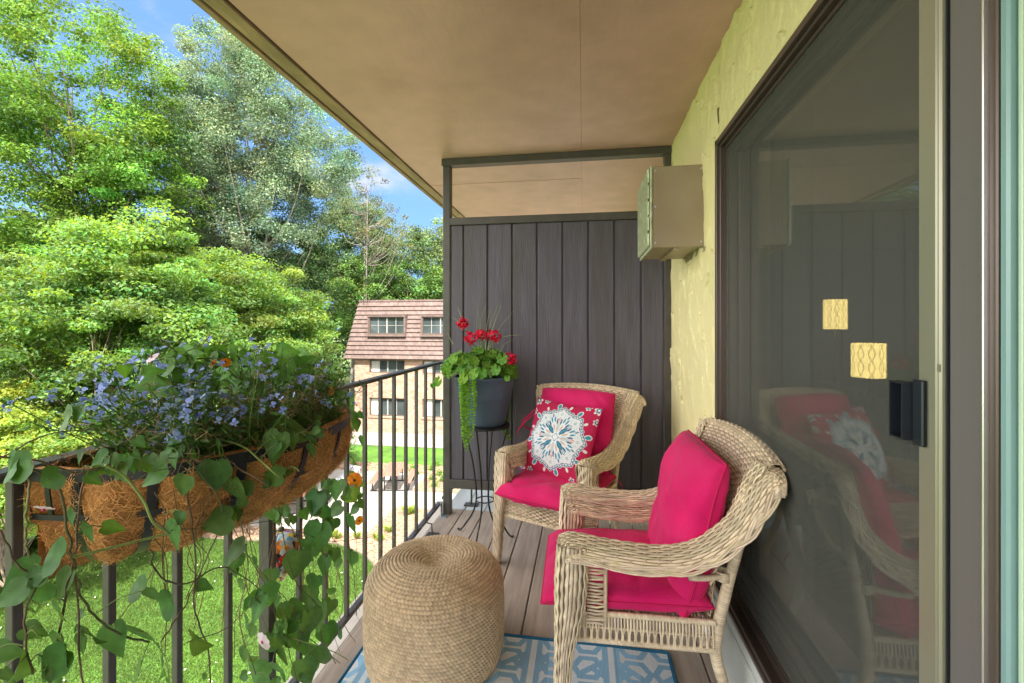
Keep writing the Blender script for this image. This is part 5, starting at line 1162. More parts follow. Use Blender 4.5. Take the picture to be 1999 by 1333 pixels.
def bloom(zx, zy, sz, mat, eye, tilt=(0, 0), lab=None):
    c = vp(zx, zy, .02); d_ = float((c - np.array((0, 0, EYE))).dot(camfwd)); s = sz * d_ / FPX / ZS; n = -camfwd + camright * tilt[0] + UP * tilt[1]; n /= np.linalg.norm(n); t = np.cross(n, UP); t /= np.linalg.norm(t); b = np.cross(n, t)
    m = MB(); V = np.array([(0, 0, 0), (.30, .35, .03), (.58, .80, 0), (.36, 1.02, -.05), (0, .98, -.02), (-.36, 1.02, -.05), (-.58, .80, 0), (-.30, .35, .03)])
    for i in range(5):
        a = i * 2 * math.pi / 5 + .3; put(m, V, [(0, 1, 2, 3), (0, 3, 4, 5), (0, 5, 6, 7)], np.ones((8, 3)), c, t * math.sin(a) + b * math.cos(a) - n * .12, n, s * .5, (1, 1, 1))
    o = child(m, 'flower', mat, vn, True, True)
    F_ = frame(b, n); e = MB().lathe([(0, -.001), (s * .10, .0), (s * .09, .0012), (0, .0022)], (0, 0, 0), 12, caps=False); e.V[-1] = (F_ @ e.V[-1].T).T + c + n * .0006; e_ = e.build('flower_eye', eye, None); e_.parent = o
    return o
bloom(1331, 572, 56, m_org, m_eye); bloom(1350, 724, 34, m_org, m_eye, (1.2, 0)); bloom(845, 128, 40, m_org, m_eye, (.3, .8)); bloom(800, 132, 30, m_org, m_eye, (-.5, .5)); bloom(1103, 205, 26, m_org, m_eye); bloom(1248, 238, 34, m_org, m_eye, (.5, .3)); bloom(1255, 415, 24, m_org, m_eye, (.8, 0))
bloom(985, 1180, 70, m_wht, m_mag, (-.5, -.2)); bloom(165, 680, 62, m_wht, m_mag, (0, -1.6)); bloom(570, 110, 50, m_wht, m_mag, (-.6, 1.2))

# ================================================================ mosaic glass ball
m, n, b = newmat('mosaic_glass'); m_mos = m; L = n.links.new
tc = n.nodes.new('ShaderNodeTexCoord'); vo = n.nodes.new('ShaderNodeTexVoronoi'); vo.inputs['Scale'].default_value = 62; L(tc.outputs['Object'], vo.inputs['Vector'])
sp = n.nodes.new('ShaderNodeSeparateColor'); L(vo.outputs['Color'], sp.inputs[0]); rp = n.nodes.new('ShaderNodeValToRGB'); rp.color_ramp.interpolation = 'CONSTANT'; el = rp.color_ramp.elements
cols = [(0, (.30, .36, .38)), (.22, (.75, .52, .03)), (.36, (.45, .01, .01)), (.48, (.02, .02, .02)), (.60, (.30, .10, .03)), (.70, (.50, .56, .55)), (.84, (.12, .28, .36)), (.92, (.70, .22, .02))]
el[0].color = (*cols[0][1], 1); el[1].position = cols[1][0]; el[1].color = (*cols[1][1], 1)
for p_, c_ in cols[2:]: e = el.new(p_); e.color = (*c_, 1)
L(sp.outputs['Red'], rp.inputs[0]); L(rp.outputs[0], b.inputs['Base Color']); b.inputs['Roughness'].default_value = .06; b.inputs['Coat Weight'].default_value = .6; b.inputs['Transmission Weight'].default_value = .25
ball = empty('garden_ornament', (-1.03, 1.395, .70), 0, 'colourful mosaic glass ball hanging from the railing behind the vine', 'ornament')
bc = onx(-1.03, 549, 1075)
child(MB().lathe(spline([(.004, -.105, 0), (.016, -.09, 0), (.040, -.055, 0), (.060, -.01, 0), (.063, .015, 0), (.055, .045, 0), (.03, .064, 0), (.005, .07, 0)], 40)[:, :2], tuple(bc), 40), 'glass_ball', m_mos, ball, True)
child(MB().tube([bc + (0, 0, .068), bc + (0, 0, .09), (bc[0], bc[1], 1.03), (-.98, bc[1], 1.054)], .0009, 5).lathe([(0, .066), (.010, .066), (.009, .08), (.0, .082)], tuple(bc), 12), 'hanging_wire', m_iron, ball, True)
# ================================================================ ground, paving, far building
m_lawn = Mt('lawn_turf', (.055, .118, .025), rough=.9, var=.2, scale=3, col2=(.10, .22, .03), scale2=.9, fac2=.6, bump=.03, bscale=30, spec=.1)
m_earth = Mt('understory_earth', (.075, .10, .03), rough=1, var=.3, scale=1.5, col2=(.10, .16, .04), scale2=.7)
m_mulch = Mt('tan_wood_mulch', (.30, .20, .14), rough=.95, var=.35, scale=14, col2=(.30, .19, .12), scale2=9, fac2=.7, bump=.05, bscale=18, spec=.1)
m_conc = Mt('pale_concrete', (.265, .245, .225), rough=.85, var=.05, scale=1.2, bump=.002, bscale=40)
m_gravel = Mt('grey_gravel', (.28, .25, .22), rough=.95, var=.4, scale=16, col2=(.22, .2, .18), scale2=11, fac2=.7, bump=.04, bscale=20)
def poly(name, pts, z, mat, kind='structure'):
    o = MB().add([(x, y, z) for x, y in pts], [tuple(range(len(pts)))]).build(name, mat, smooth=False); tag(o, kind=kind); return o
poly('ground', [(-400, -100), (200, -100), (200, 500), (-400, 500)], GZ, m_earth)
def subpoly(pts, n=14): return spline(pts, n)[:, :2]
poly('mulch_bed', [(-16, 12), (-1, 8), (-1, 21.9), (-16, 21.9)], GZ + .006, m_mulch)
curve = [tuple(p) for p in spline([(-24, 14.2, 0), (-15, 13.4, 0), (-11.4, 13.3, 0), (-9.5, 13.5, 0), (-8.1, 13.6, 0), (-6.9, 13.2, 0), (-6.1, 12.6, 0), (-5.65, 11.9, 0), (-5.3, 10.5, 0), (-5.2, 8, 0)], 40)[:, :2]]
poly('lawn', curve + [(-5.2, -6), (-24, -6)], GZ + .012, m_lawn)
poly('far_lawn', [(-24, 21.9), (2, 21.9), (2, 25.0), (-24, 25.0)], GZ + .012, m_lawn)
poly('side_lawn', [(-24, 25.0), (-15.6, 25.0), (-15.6, 60), (-24, 60)], GZ + .012, m_lawn)
poly('footpath', [(-30, 25.05), (2, 25.05), (2, 26.55), (-30, 26.55)], GZ + .02, m_conc)
poly('gravel_strip', [(-15.3, 26.56), (2, 26.56), (2, 28.1), (-15.3, 28.1)], GZ + .02, m_gravel)
pd = MB()
for a, b_ in [((-12.3, 14.3), (-9.7, 20.5)), ((-9.69, 14.35), (-7.17, 20.5))]: pd.box((a[0], a[1], GZ - .1), (b_[0], b_[1], GZ + .05), bev=.01)
pd.box((-7.16, 16.7, GZ - .1), (-2, 18.3, GZ + .05), bev=.01)
o = pd.build('patio', m_conc, smooth=False); tag(o, kind='structure')
pd = MB(); pd.add([(x, y, z) for z in (GZ - .1, GZ + .048) for x, y in [(-12.29, 14.35), (-12.29, 16.6), (-14.6, 15.9)]], [(0, 2, 1), (3, 4, 5), (0, 1, 4, 3), (1, 2, 5, 4), (2, 0, 3, 5)])
# lawn edging
o = MB().tube([(x, y, GZ + .02) for x, y in curve], .03, 6).build('lawn_edging', m_joist); tag(o, kind='structure')
# grass blades: stuff
def blades(n, x0, x1, y0, y1, h, name, inside):
    rg = np.random.default_rng(9); X = rg.uniform(x0, x1, n); Y = rg.uniform(y0, y1, n); k = inside(X, Y); X = X[k]; Y = Y[k]; n = len(X)
    a = rg.uniform(0, 2 * np.pi, n); H = h * rg.uniform(.5, 1.3, n); wd = .007 + 0 * X; lx = rg.normal(size=n) * .35 * H; ly = rg.normal(size=n) * .35 * H
    V = np.stack([np.stack([X - wd * np.cos(a), Y - wd * np.sin(a), 0 * X + GZ + .012], -1), np.stack([X + wd * np.cos(a), Y + wd * np.sin(a), 0 * X + GZ + .012], -1), np.stack([X + lx, Y + ly, GZ + H], -1)], 1).reshape(-1, 3)
    F = np.arange(3 * n).reshape(-1, 3); c = rg.uniform(.6, 1.35, n); patch = np.array([1 + .35 * nz3(x * .8, y * .8, 2) for x, y in zip(X, Y)]); c = c * patch; C = np.repeat(np.stack([c * rg.uniform(.9, 1.4, n), c, c * .8], -1), 3, 0)
    o = MB().add(V, F, C).build(name, leafmat('grass_blade', (.060, .122, .026), .3, .6), None, False, True); tag(o, 'bright mown lawn grass below the balcony', 'grass', kind='stuff')
cvx = np.array([c[0] for c in curve]); cvy = np.array([c[1] for c in curve]); o_ = np.argsort(cvx)
blades(330000, -18, -5.3, 3.0, 13.7, .075, 'grass', lambda X, Y: (Y < np.interp(X, cvx[o_], cvy[o_]) - .05))
# clover dots on the lawn and mulch chips: stuff
rg = np.random.default_rng(3); cd = MB()
for k in range(120):
    x, y = rg.uniform(-15, -5.4), rg.uniform(4, 13.0)
    if nz3(x * .5, y * .5, 7) < -.02: continue
    s = rg.uniform(.008, .018); cd.add([(x - s, y - s, GZ + .085), (x + s, y - s, GZ + .085), (x + s, y + s, GZ + .09), (x - s, y + s, GZ + .09)], [(0, 1, 2, 3)])
o = cd.build('clover_blossoms', Mt('white_clover', (.7, .7, .62))); tag(o, 'tiny white clover blossoms scattered in the lawn', 'clover', kind='stuff')
n = 26000; X = rg.uniform(-13, -3.5, n); Y = rg.uniform(9, 21.9, n); a = rg.uniform(0, 6.28, n); s = rg.uniform(.02, .06, n); t = rg.normal(size=n) * .4
ok = ~((Y < np.interp(X, cvx[o_], cvy[o_])) & (X < -5.2)) & ~((X > -12.35) & (X < -7.1) & (Y > 14.2) & (Y < 20.6)) & ~((X > -7.2) & (Y > 16.6) & (Y < 18.4)); X, Y, a, s, t = X[ok], Y[ok], a[ok], s[ok], t[ok]; n = len(X)
c, sn = np.cos(a), np.sin(a); V = np.stack([np.stack([X + s * (u * c - .3 * v * sn), Y + s * (u * sn + .3 * v * c), GZ + .02 + s * t * u * .5 + .012], -1) for u, v in ((-1, -1), (1, -1), (1, 1), (-1, 1))], 1).reshape(-1, 3)
cc = np.repeat(rg.uniform(.5, 1.5, n)[:, None] * np.array((1, 1, 1)), 4, 0); o = MB().add(V, np.arange(4 * n).reshape(-1, 4), cc).build('mulch_chips', Mt('mulch_chip', (.30, .20, .135), rough=.9, attr=True), None, False, True); tag(o, 'loose tan wood chips covering the planting bed', 'mulch', kind='stuff')
# grass tufts planted in the mulch
m_tuft = leafmat('yellow_green_tuft', (.24, .34, .04), .3, .6); tufts = [(797, 999, 1.1, .28), (806, 997, .9, .2), (760, 1033, .7, .2), (742, 1050, .5, .15), (650, 1044, .8, .16), (660, 1046, .6, .12), (697, 1045, .7, .13), (735, 1046, .6, .12)]
shr = [(806, 915), (842, 914), (858, 924), (864, 936), (848, 947), (845, 932), (853, 905), (812, 925), (690, 905)]
def tuft(i, x, y, h, r, lab, grp, nm, cat):
    m = MB(); rg = np.random.default_rng(100 + i)
    for k in range(150):
        a = rg.uniform(0, 6.28); l = h * rg.uniform(.6, 1.2); o = r * rg.uniform(.3, 1); p = np.array((x + .03 * math.cos(a), y + .03 * math.sin(a), GZ + .01)); e = p + (o * math.cos(a), o * math.sin(a), l); mdp = (p + e) / 2 + (0, 0, l * .15); c = rg.uniform(.6, 1.3)
        m.ribbon([p, mdp, e], [(math.sin(a), -math.cos(a), .1)] * 3, .014, .002, 3, (c, c, c * .8))
    o = m.build(nm, m_tuft, None, True, True, loc=(x, y, GZ)); tag(o, lab, cat, grp)
wh = ['beside the patio path, the taller of a pair', 'beside the patio path, the shorter of a pair', 'in the middle of the mulch wedge', 'at the low end of the mulch wedge', 'in the mulch below the patio corner', 'squat one right of the clump below patio', 'between patio and curved lawn edge', 'nearest the wedge between lawn edge and patio']
for i, (u, v, h, r) in enumerate(tufts):
    p = onz(GZ, u, v + 6); tuft(i, p[0], p[1], .28 * h, r, 'yellow green grass tuft ' + wh[i], 'grass tufts in the mulch', 'ornamental_grass', 'ornamental grass')
m_shl = leafmat('young_shrub_leaf', (.12, .24, .04), .3, .5)
for i, (u, v) in enumerate(shr):
    p = onz(GZ, u, v + 4); m = MB(); rg = np.random.default_rng(40 + i)
    for k in range(160):
        d = rg.normal(size=3); d[2] = abs(d[2]); d /= np.linalg.norm(d); q = np.array((p[0], p[1], GZ + .02)) + d * .26 * rg.uniform(.2, 1) * (.8, .8, 1.2); c = rg.uniform(.5, 1.4); put(m, LV * (1.8, 1, 1), LF, np.ones((4, 3)), q, rg.normal(size=3), rg.normal(size=3) + (0, 0, 1), .09, (c, c, c))
    o = m.build('young_shrub', m_shl, None, False, True, loc=(p[0], p[1], GZ)); tag(o, 'small green shrub planted in the mulch beside the picnic table pad', 'shrub', 'young shrubs in the mulch bed')

# ---- the brick building across the lawn
def brickmat(name, c1, c2, mort, scale, vert_axis='XZ', w=.2, h=.065):
    m, n, b = newmat(name); L = n.links.new; tc = n.nodes.new('ShaderNodeTexCoord'); sx = n.nodes.new('ShaderNodeSeparateXYZ'); cx = n.nodes.new('ShaderNodeCombineXYZ'); L(tc.outputs['Object'], sx.inputs[0])
    ad = n.nodes.new('ShaderNodeMath'); ad.operation = 'ADD'; L(sx.outputs['X'], ad.inputs[0]); L(sx.outputs['Y'], ad.inputs[1]); L(ad.outputs[0], cx.inputs['X']); L(sx.outputs['Z'], cx.inputs['Y'])
    br = n.nodes.new('ShaderNodeTexBrick'); br.inputs['Scale'].default_value = 1; br.inputs['Brick Width'].default_value = w; br.inputs['Row Height'].default_value = h; br.inputs['Mortar Size'].default_value = .006; br.inputs['Color1'].default_value = (*c1, 1); br.inputs['Color2'].default_value = (*c2, 1); br.inputs['Mortar'].default_value = (*mort, 1); br.inputs['Bias'].default_value = -.1
    L(cx.outputs[0], br.inputs['Vector']); nz = n.nodes.new('ShaderNodeTexNoise'); nz.inputs['Scale'].default_value = 4; nz.inputs['Detail'].default_value = 8; L(tc.outputs['Object'], nz.inputs['Vector'])
    mr = n.nodes.new('ShaderNodeMapRange'); mr.inputs['From Min'].default_value = .3; mr.inputs['From Max'].default_value = .7; mr.inputs['To Min'].default_value = .75; mr.inputs['To Max'].default_value = 1.2; L(nz.outputs['Fac'], mr.inputs[0])
    vs = n.nodes.new('ShaderNodeVectorMath'); vs.operation = 'SCALE'; L(br.outputs['Color'], vs.inputs[0]); L(mr.outputs[0], vs.inputs['Scale']); L(vs.outputs[0], b.inputs['Base Color']); b.inputs['Roughness'].default_value = .9
    bp = n.nodes.new('ShaderNodeBump'); bp.inputs['Distance'].default_value = -.01; L(br.outputs['Fac'], bp.inputs['Height']); L(bp.outputs[0], b.inputs['Normal']); return m
m_brick = brickmat('buff_pink_brick', (.44, .29, .21), (.29, .16, .11), (.40, .33, .27), 1)
m_shing = brickmat('rose_brown_metal_shingle', (.150, .108, .098), (.128, .090, .082), (.085, .058, .052), 1, w=.30, h=.2862)
m_wframe = Mt('brown_window_frame', (.10, .075, .06), rough=.5); m_mull = Mt('pale_window_mullion', (.28, .27, .25), rough=.5)
m_pane = Mt('dark_reflective_pane', (.05, .065, .07), rough=.06, spec=1.0, var=.4, scale=.8); m_blind = Mt('pale_window_blind', (.45, .46, .44), rough=.7)
bd = empty('apartment_building', (-10, 28.1, GZ), 0, 'three storey buff brick apartment block with rose brown mansard roof', 'building')
BX0, BX1, BYF, BYB = -14.87, 6.0, 28.1, 40.0
wx = [(-13.85 + 3.62 * k, -11.42 + 3.62 * k) for k in range(5)]
def wallwith(mb, rows):
    zs = sorted(set([GZ, -.85] + [z for r in rows for z in r])); xsx = [BX0] + [x for w_ in wx for x in w_] + [BX1]
    for z0, z1 in zip(zs[:-1], zs[1:]):
        isw = any(abs(r[0] - z0) < 1e-6 for r in rows)
        if not isw: mb.box((BX0, BYF, z0 + .0), (BX1, BYF + .3, z1)); continue
        for i in range(0, len(xsx), 2): mb.box((xsx[i], BYF, z0), (xsx[i + 1], BYF + .3, z1))
rows = [(-4.62, -3.42), (-1.80, -.95)]
wl = MB(); wallwith(wl, rows); wl.box((BX0, BYF + .31, GZ), (BX0 + .3, BYB, -.85)); child(wl, 'wall', m_brick, bd)
rf = MB(); nc = 13; zt, zb = 2.86, -.86; yt, yb = BYF + .55, BYF - .22; xt, xb = BX0 + .05, BX0 - .62
for k in range(nc):
    a, b_ = k / nc, (k + 1) / nc; z0 = zb + (zt - zb) * a; z1 = zb + (zt - zb) * b_ + .015; ya, yb_ = yb + (yt - yb) * a - .075, yb + (yt - yb) * b_; xa, xb_ = xb + (xt - xb) * a - .045, xb + (xt - xb) * b_
    V = [(xa, ya, z0), (BX1, ya, z0), (BX1, yb_, z1), (xb_, yb_, z1), (xa, BYB, z0), (xb_, BYB, z1), (xa + .06, ya + .06, z0 + .002), (BX1, ya + .06, z0 + .002), (xa + .06, BYB, z0 + .002)]
    rf.add(V, [(0, 1, 2, 3), (4, 0, 3, 5), (0, 6, 7, 1), (0, 4, 8, 6)])
rf.box((BX0 - .02, BYF + .5, zt + .01), (BX1, BYB, zt + .13)); rf.box((BX0 - .55, BYF - .2, zb - .05), (BX1, BYF + .1, zb - .002))
child(rf, 'roof', m_shing, bd)
# joints between shingles: fine raised ribs
def wind(x0, x1, z0, z1, y, dormer=False):
    w_ = child(MB().box((x0, y - .05, z0), (x0 + .07, y + .12, z1)).box((x1 - .07, y - .05, z0), (x1, y + .12, z1)).box((x0 + .071, y - .05, z1 - .07), (x1 - .071, y + .12, z1)).box((x0 + .071, y - .05, z0), (x1 - .071, y + .12, z0 + .07)), 'window', m_wframe, bd)
    g = MB().box((x0 + .071, y + .06, z0 + .071), (x1 - .071, y + .07, z1 - .071)).build('pane', m_pane, None, False); g.parent = w_; g.matrix_parent_inverse = Matrix.Translation(-Vector(bd.location)) if False else Matrix.Identity(4)
    g.location = (0, 0, 0); mu = MB(); n = 2
    mu.box(((x0 + x1) / 2 - .04, y + .01, z0 + .072), ((x0 + x1) / 2 + .04, y + .058, z1 - .072))
    for f in (.25, .75): xx_ = x0 + (x1 - x0) * f; mu.box((xx_ - .018, y + .03, z0 + .072), (xx_ + .018, y + .057, z1 - .072))
    mu.box((x0 + .072, y + .045, (z0 + z1) / 2 - .012), (x1 - .072, y + .056, (z0 + z1) / 2 + .012)) if dormer else None
    m_ = mu.build('mullion', m_mull, None, False); m_.parent = w_
    bl = MB(); 
    if not dormer: bl.box((x0 + .08, y + .045, z0 + .075), (x0 + (x1 - x0) * .27, y + .054, z1 - .075)); b__ = bl.build('blind', m_blind, None, False); b__.parent = w_
    return w_
for (x0, x1) in wx:
    for (z0, z1) in rows: wind(x0, x1, z0, z1, BYF + .12)
    wind(x0, x1, .72, 1.86, BYF + .0, True); child(MB().box((x0 - .1, BYF - .12, 1.861), (x1 + .1, BYF + .6, 1.95)).box((x0 - .09, BYF - .1, .60), (x0 - .005, BYF + .5, 1.86)).box((x1 + .005, BYF - .1, .60), (x1 + .09, BYF + .5, 1.86)).box((x0 - .1, BYF - .14, .58), (x1 + .1, BYF + .5, .715)), 'dormer_casing', m_shing, bd)
    child(MB().box((x0 - .08, BYF - .06, -4.72), (x1 + .08, BYF - .002, -4.625)), 'sill', m_brick, bd)

# ---- picnic tables
m_plank = Mt('red_brown_recycled_plank', (.27, .115, .085), rough=.6, var=.1, scale=5); m_steel = Mt('black_steel_tube', (.02, .02, .022), rough=.45, metal=.3)
def picnic(loc, rz, lab):
    e = empty('picnic_table', (0, 0, 0), 0, lab, 'picnic table', 'picnic tables on the patio')
    t = MB()
    for k in range(5): t.box((-.38 + k * .153, -.92, .72), (-.38 + k * .153 + .146, .92, .76), bev=.006)
    t.build('table_top', m_plank, e, False)
    for s in (-1, 1):
        b = MB()
        for k in range(2): b.box((s * .74 - .14 + k * .145, -.92, .42), (s * .74 - .14 + k * .145 + .138, .92, .455), bev=.006)
        b.build('bench', m_plank, e, False)
    for yy in (-.62, .62):
        f = MB(); f.tube(spline([(-.74, yy, .415), (-.76, yy, .2), (-.74, yy, .06), (-.62, yy, .03), (0, yy, .03), (.62, yy, .03), (.74, yy, .06), (.76, yy, .2), (.74, yy, .415)], 40), .028, 8)
        f.tube([(-.26, yy, .715), (-.26, yy, .04)], .025, 8); f.tube([(.26, yy, .715), (.26, yy, .04)], .025, 8); f.tube([(-.26, yy, .38), (.26, yy, .38)], .018, 8); f.build('frame', m_steel, e, True)
    e.location = loc; e.rotation_euler = (0, 0, rz); return e
picnic((-8.12, 18.75, GZ + .05), R(12), 'brown plank picnic table seen between the balusters beyond the patio')
picnic((-10.6, 16.0, GZ + .05), R(12), 'brown plank picnic table half hidden behind the vine leaves')
bb = empty('game_board', (-10.4, 18.9, GZ + .05), 0, 'grey slanted board standing on the patio behind the vine', 'game board')
m_gb = Mt('grey_board_paint', (.30, .31, .33), rough=.6); V = [(-10.9, 18.6, GZ + .12), (-10.2, 18.3, GZ + .12), (-9.9, 19.3, GZ + .62), (-10.6, 19.6, GZ + .62)]
child(MB().add(V + [(x, y, z - .05) for x, y, z in V], [(0, 1, 2, 3), (7, 6, 5, 4), (0, 4, 5, 1), (1, 5, 6, 2), (2, 6, 7, 3), (3, 7, 4, 0)]), 'board', m_gb, bb)
for (x, y) in ((-9.95, 19.2), (-10.55, 19.45)): child(MB().box((x - .03, y - .03, GZ + .05), (x + .03, y + .03, GZ + .54)), 'leg', m_gb, bb)
# ---- block retaining wall at the lawn's left end
m_block = brickmat('brown_mauve_block', (.20, .15, .14), (.14, .10, .095), (.05, .04, .04), 1, w=.62, h=.21)
o = MB().box((-19.0, 3.0, GZ - .1), (-16.6, 11.2, GZ + 2.0), bev=.03).build('retaining_wall', m_block, None, False, loc=(-17.8, 7, GZ)); tag(o, 'brown block retaining wall at the end of the lawn behind the planter', 'retaining wall')

# ================================================================ trees
def foliage(mb, C, Rr, per, size, seed, flat=.6, tintf=None, up=.55, droop=0.0, aspect=.62):
    rg = np.random.default_rng(seed); C = np.asarray(C, float); n = len(C) * per; ci = np.repeat(np.arange(len(C)), per)
    d = rg.normal(size=(n, 3)); d /= np.linalg.norm(d, axis=1)[:, None]; r = rg.random(n) ** .45
    R_ = np.asarray(Rr)[ci][:, None]; P = C[ci] + d * r[:, None] * R_ * np.array((1, 1, flat)); P[:, 2] -= droop * (r ** 2) * R_[:, 0]
    N = d * .55 + np.array((0, 0, up)) + rg.normal(size=(n, 3)) * .45; N /= np.linalg.norm(N, axis=1)[:, None]
    T = np.cross(N, rg.normal(size=(n, 3))); T /= np.linalg.norm(T, axis=1)[:, None]; B = np.cross(N, T)
    s = size * rg.uniform(.6, 1.35, n)[:, None]
    V = np.stack([P - T * s * .5, P + B * s * aspect * .5 + N * s * .08, P + T * s * .55 - N * s * .12, P - B * s * aspect * .5 + N * s * .08], 1).reshape(-1, 3)
    ct = rg.uniform(.55, 1.35, len(C))[ci]; lt = rg.uniform(.65, 1.35, n) * ct; hue = rg.normal(size=len(C))[ci] * .10 + rg.normal(size=n) * .12
    col = np.stack([lt * (1 + hue), lt, lt * (1 - hue * .5)], -1).clip(.1, 2.5)
    mb.add(V, np.arange(4 * n).reshape(-1, 4), np.repeat(col, 4, 0))
m_bark = Mt('grey_brown_bark', (.16, .125, .095), rough=.9, var=.3, scale=6, stretch=(1, 1, .3), bump=.02, bscale=12); m_pbark = Mt('pale_grey_bark', (.21, .19, .165), rough=.9, var=.25, scale=4, bump=.02, bscale=12)
LM = {}
def lm(name, col, tr=.35, tc=None):
    if name not in LM: LM[name] = leafmat(name, tuple(c * .88 for c in col), tr, .5, tc)
    return LM[name]
def tree(name, label, base, ells, nclump, clumpr, per, size, mat, seed, flat=.55, trunk_r=.2, limbs=26, bark=None, up=.55, shell=.5, group=None, droop=0, multi=1, cat='tree', aspect=.62):
    rg = np.random.default_rng(seed); C = []; RR = []
    tot = sum(e[1][0] * e[1][2] for e in ells)
    for (c, r) in ells:
        k = int(nclump * r[0] * r[2] / tot) + 1; d = rg.normal(size=(k, 3)); d /= np.linalg.norm(d, axis=1)[:, None]; q = shell + (1 - shell) * rg.random(k) ** .6
        C.append(np.array(c) + d * q[:, None] * np.array(r)); RR.append(clumpr * rg.uniform(.6, 1.4, k))
    C = np.vstack(C); RR = np.concatenate(RR)
    base = np.array(base, float); t = empty(name, tuple(base), 0, label, cat, group)
    cm = MB(); foliage(cm, C - base, RR, per, size, seed + 1, flat, up=up, droop=droop, aspect=aspect); cm.build('crown', mat, t, False, True)
    tm = MB(); top = np.array(ells[0][0]) - base; 
    for m_ in range(multi):
        off = np.array((rg.normal() * .12 * (m_ > 0), 0, 0)); tp = top + (rg.normal(size=3) * 1.2 * (m_ > 0))
        q = spline([off, off + (top * .4) * (.6, .6, 1) + rg.normal(size=3) * .15, tp * .85, tp * (1, 1, 1.0) + (0, 0, ells[0][1][2] * .5)], 16); tm.tube(q, trunk_r * np.linspace(1, .05, 16) ** 1.3 / math.sqrt(multi), 9)
        idx = rg.choice(len(C), min(limbs // multi, len(C)), replace=False)
        for i in idx:
            e = C[i] - base; hd = math.hypot(e[0] - top[0] * .8, e[1] - top[1] * .8); j = int(np.clip((e[2] - hd * rg.uniform(1.0, 1.7)) / q[-1][2] * 15, 4, 13)); s = q[j]; md = s + (e - s) * .5 + np.array((0, 0, -.10 * np.linalg.norm(e - s)) + (e - s) * (.06, .06, 0)) + rg.normal(size=3) * .2
            tm.tube(spline([s, md, e], 9), trunk_r * .32 * np.linspace(1, .12, 9) * (1 - j / 22), 5)
    tm.build('trunk', bark or m_bark, t, True); return t
def G(x, y): return (x, y, GZ)
maple = lm('maple_leaf', (.098, .192, .048), .36, (.34, .50, .03))
tree('maple_tree', 'bright green maple bush tree filling the left behind the blue flowers', G(-14.2, 11.8), [((-14.4, 12, .9), (3.6, 3.0, 3.4)), ((-13.6, 12.2, 2.9), (1.8, 1.8, 2.0)), ((-17.5, 12.0, .5), (3, 2.6, 3.2)), ((-12.2, 12.6, -.6), (2.2, 2, 2.6))], 560, .66, 250, .115, maple, 11, flat=.42, shell=.35, trunk_r=.14, multi=3, limbs=60)
tree('maple_tree', 'bright green maple bush tree just left of the brick building', G(-12.6, 16), [((-13.2, 16, .9), (3.3, 2.6, 3.3)), ((-12.0, 16.5, -.4), (2.3, 2.2, 2.7)), ((-15.4, 16.4, 1.6), (2.6, 2.2, 3.0))], 480, .66, 240, .12, maple, 12, flat=.42, shell=.35, trunk_r=.14, multi=3, limbs=50)
tree('ash_tree', 'tall yellow green tree reaching out of the top left corner', G(-26, 19), [((-25.0, 19, 12.0), (5.2, 4, 5.5)), ((-28, 19, 8), (5, 4, 5)), ((-22.5, 19.5, 7.2), (3.6, 3, 3.2)), ((-25, 19, 3), (6, 3, 4))], 640, .95, 210, .15, lm('ash_leaf', (.125, .25, .035), .40, (.22, .38, .04)), 13, flat=.5, trunk_r=.3, limbs=80)
tree('poplar_tree', 'tall silvery green poplar with bare limbs showing in its open crown', G(-19.6, 24.5), [((-19.8, 24.5, 13), (5.2, 4.2, 6.2)), ((-15.6, 25, 11.0), (2.8, 3, 3.6)), ((-23.4, 25, 13), (3.6, 3.4, 5.0)), ((-20, 24.5, 7.6), (5.2, 3.4, 3.2)), ((-19.8, 24.8, 18.6), (2.2, 2, 2.4))], 600, .80, 280, .125, lm('poplar_leaf', (.18, .26, .17), .33, (.26, .38, .14)), 14, flat=.75, trunk_r=.34, limbs=70, bark=m_pbark, multi=3, shell=.2)
tree('spruce_tree', 'dark blue green conifer between the ash and the poplar', G(-28.0, 30), [((-28.0, 30, 4 + 1.9 * k), (3.4 - .42 * k, 3.4 - .42 * k, .8)) for k in range(7)], 230, .8, 150, .2, lm('spruce_needle', (.035, .075, .045), .1), 15, flat=.35, trunk_r=.25, limbs=60, up=.2, shell=.2, droop=.3, aspect=.25)
tree('oak_tree', 'dark green tree below the poplar crown', G(-19.5, 27.5), [((-22.5, 27.5, 3.5), (5.0, 3, 4.5)), ((-18.6, 27, 3.2), (2.9, 3, 4.8)), ((-27, 27, 4), (5, 3, 5))], 430, .85, 110, .2, lm('dark_leaf', (.050, .110, .030), .25), 16, flat=.6, trunk_r=.3, limbs=30)
tree('elm_tree', 'grey green leafy tree standing right of the poplar', G(-23, 43), [((-23, 43, 8.8), (4.9, 3, 5.4)), ((-20.5, 43, 3.4), (3.4, 2.4, 5))], 330, 1.0, 190, .19, lm('elm_leaf', (.12, .20, .085), .3), 17, flat=.7, trunk_r=.25, limbs=50, bark=m_pbark)
tree('dead_topped_tree', 'thin tree with mostly bare grey branches against the sky', G(-18.2, 36), [((-18.2, 36, 12.0), (2.6, 2.2, 3.8)), ((-16.2, 36, 9.0), (2.6, 2, 2.6))], 90, .6, 60, .14, lm('sparse_leaf', (.13, .16, .08), .3), 18, flat=.6, trunk_r=.2, limbs=85, bark=m_pbark, multi=2, shell=.3)
tree('willow_tree', 'soft grey green rounded tree behind the brick building roof', G(-16.4, 42), [((-16.6, 42, 6.5), (4.4, 3.5, 4.6)), ((-21, 42, 6), (4.0, 3.5, 5))], 340, .9, 100, .2, lm('willow_leaf', (.115, .185, .065), .3), 19, flat=.8, trunk_r=.3, limbs=30)
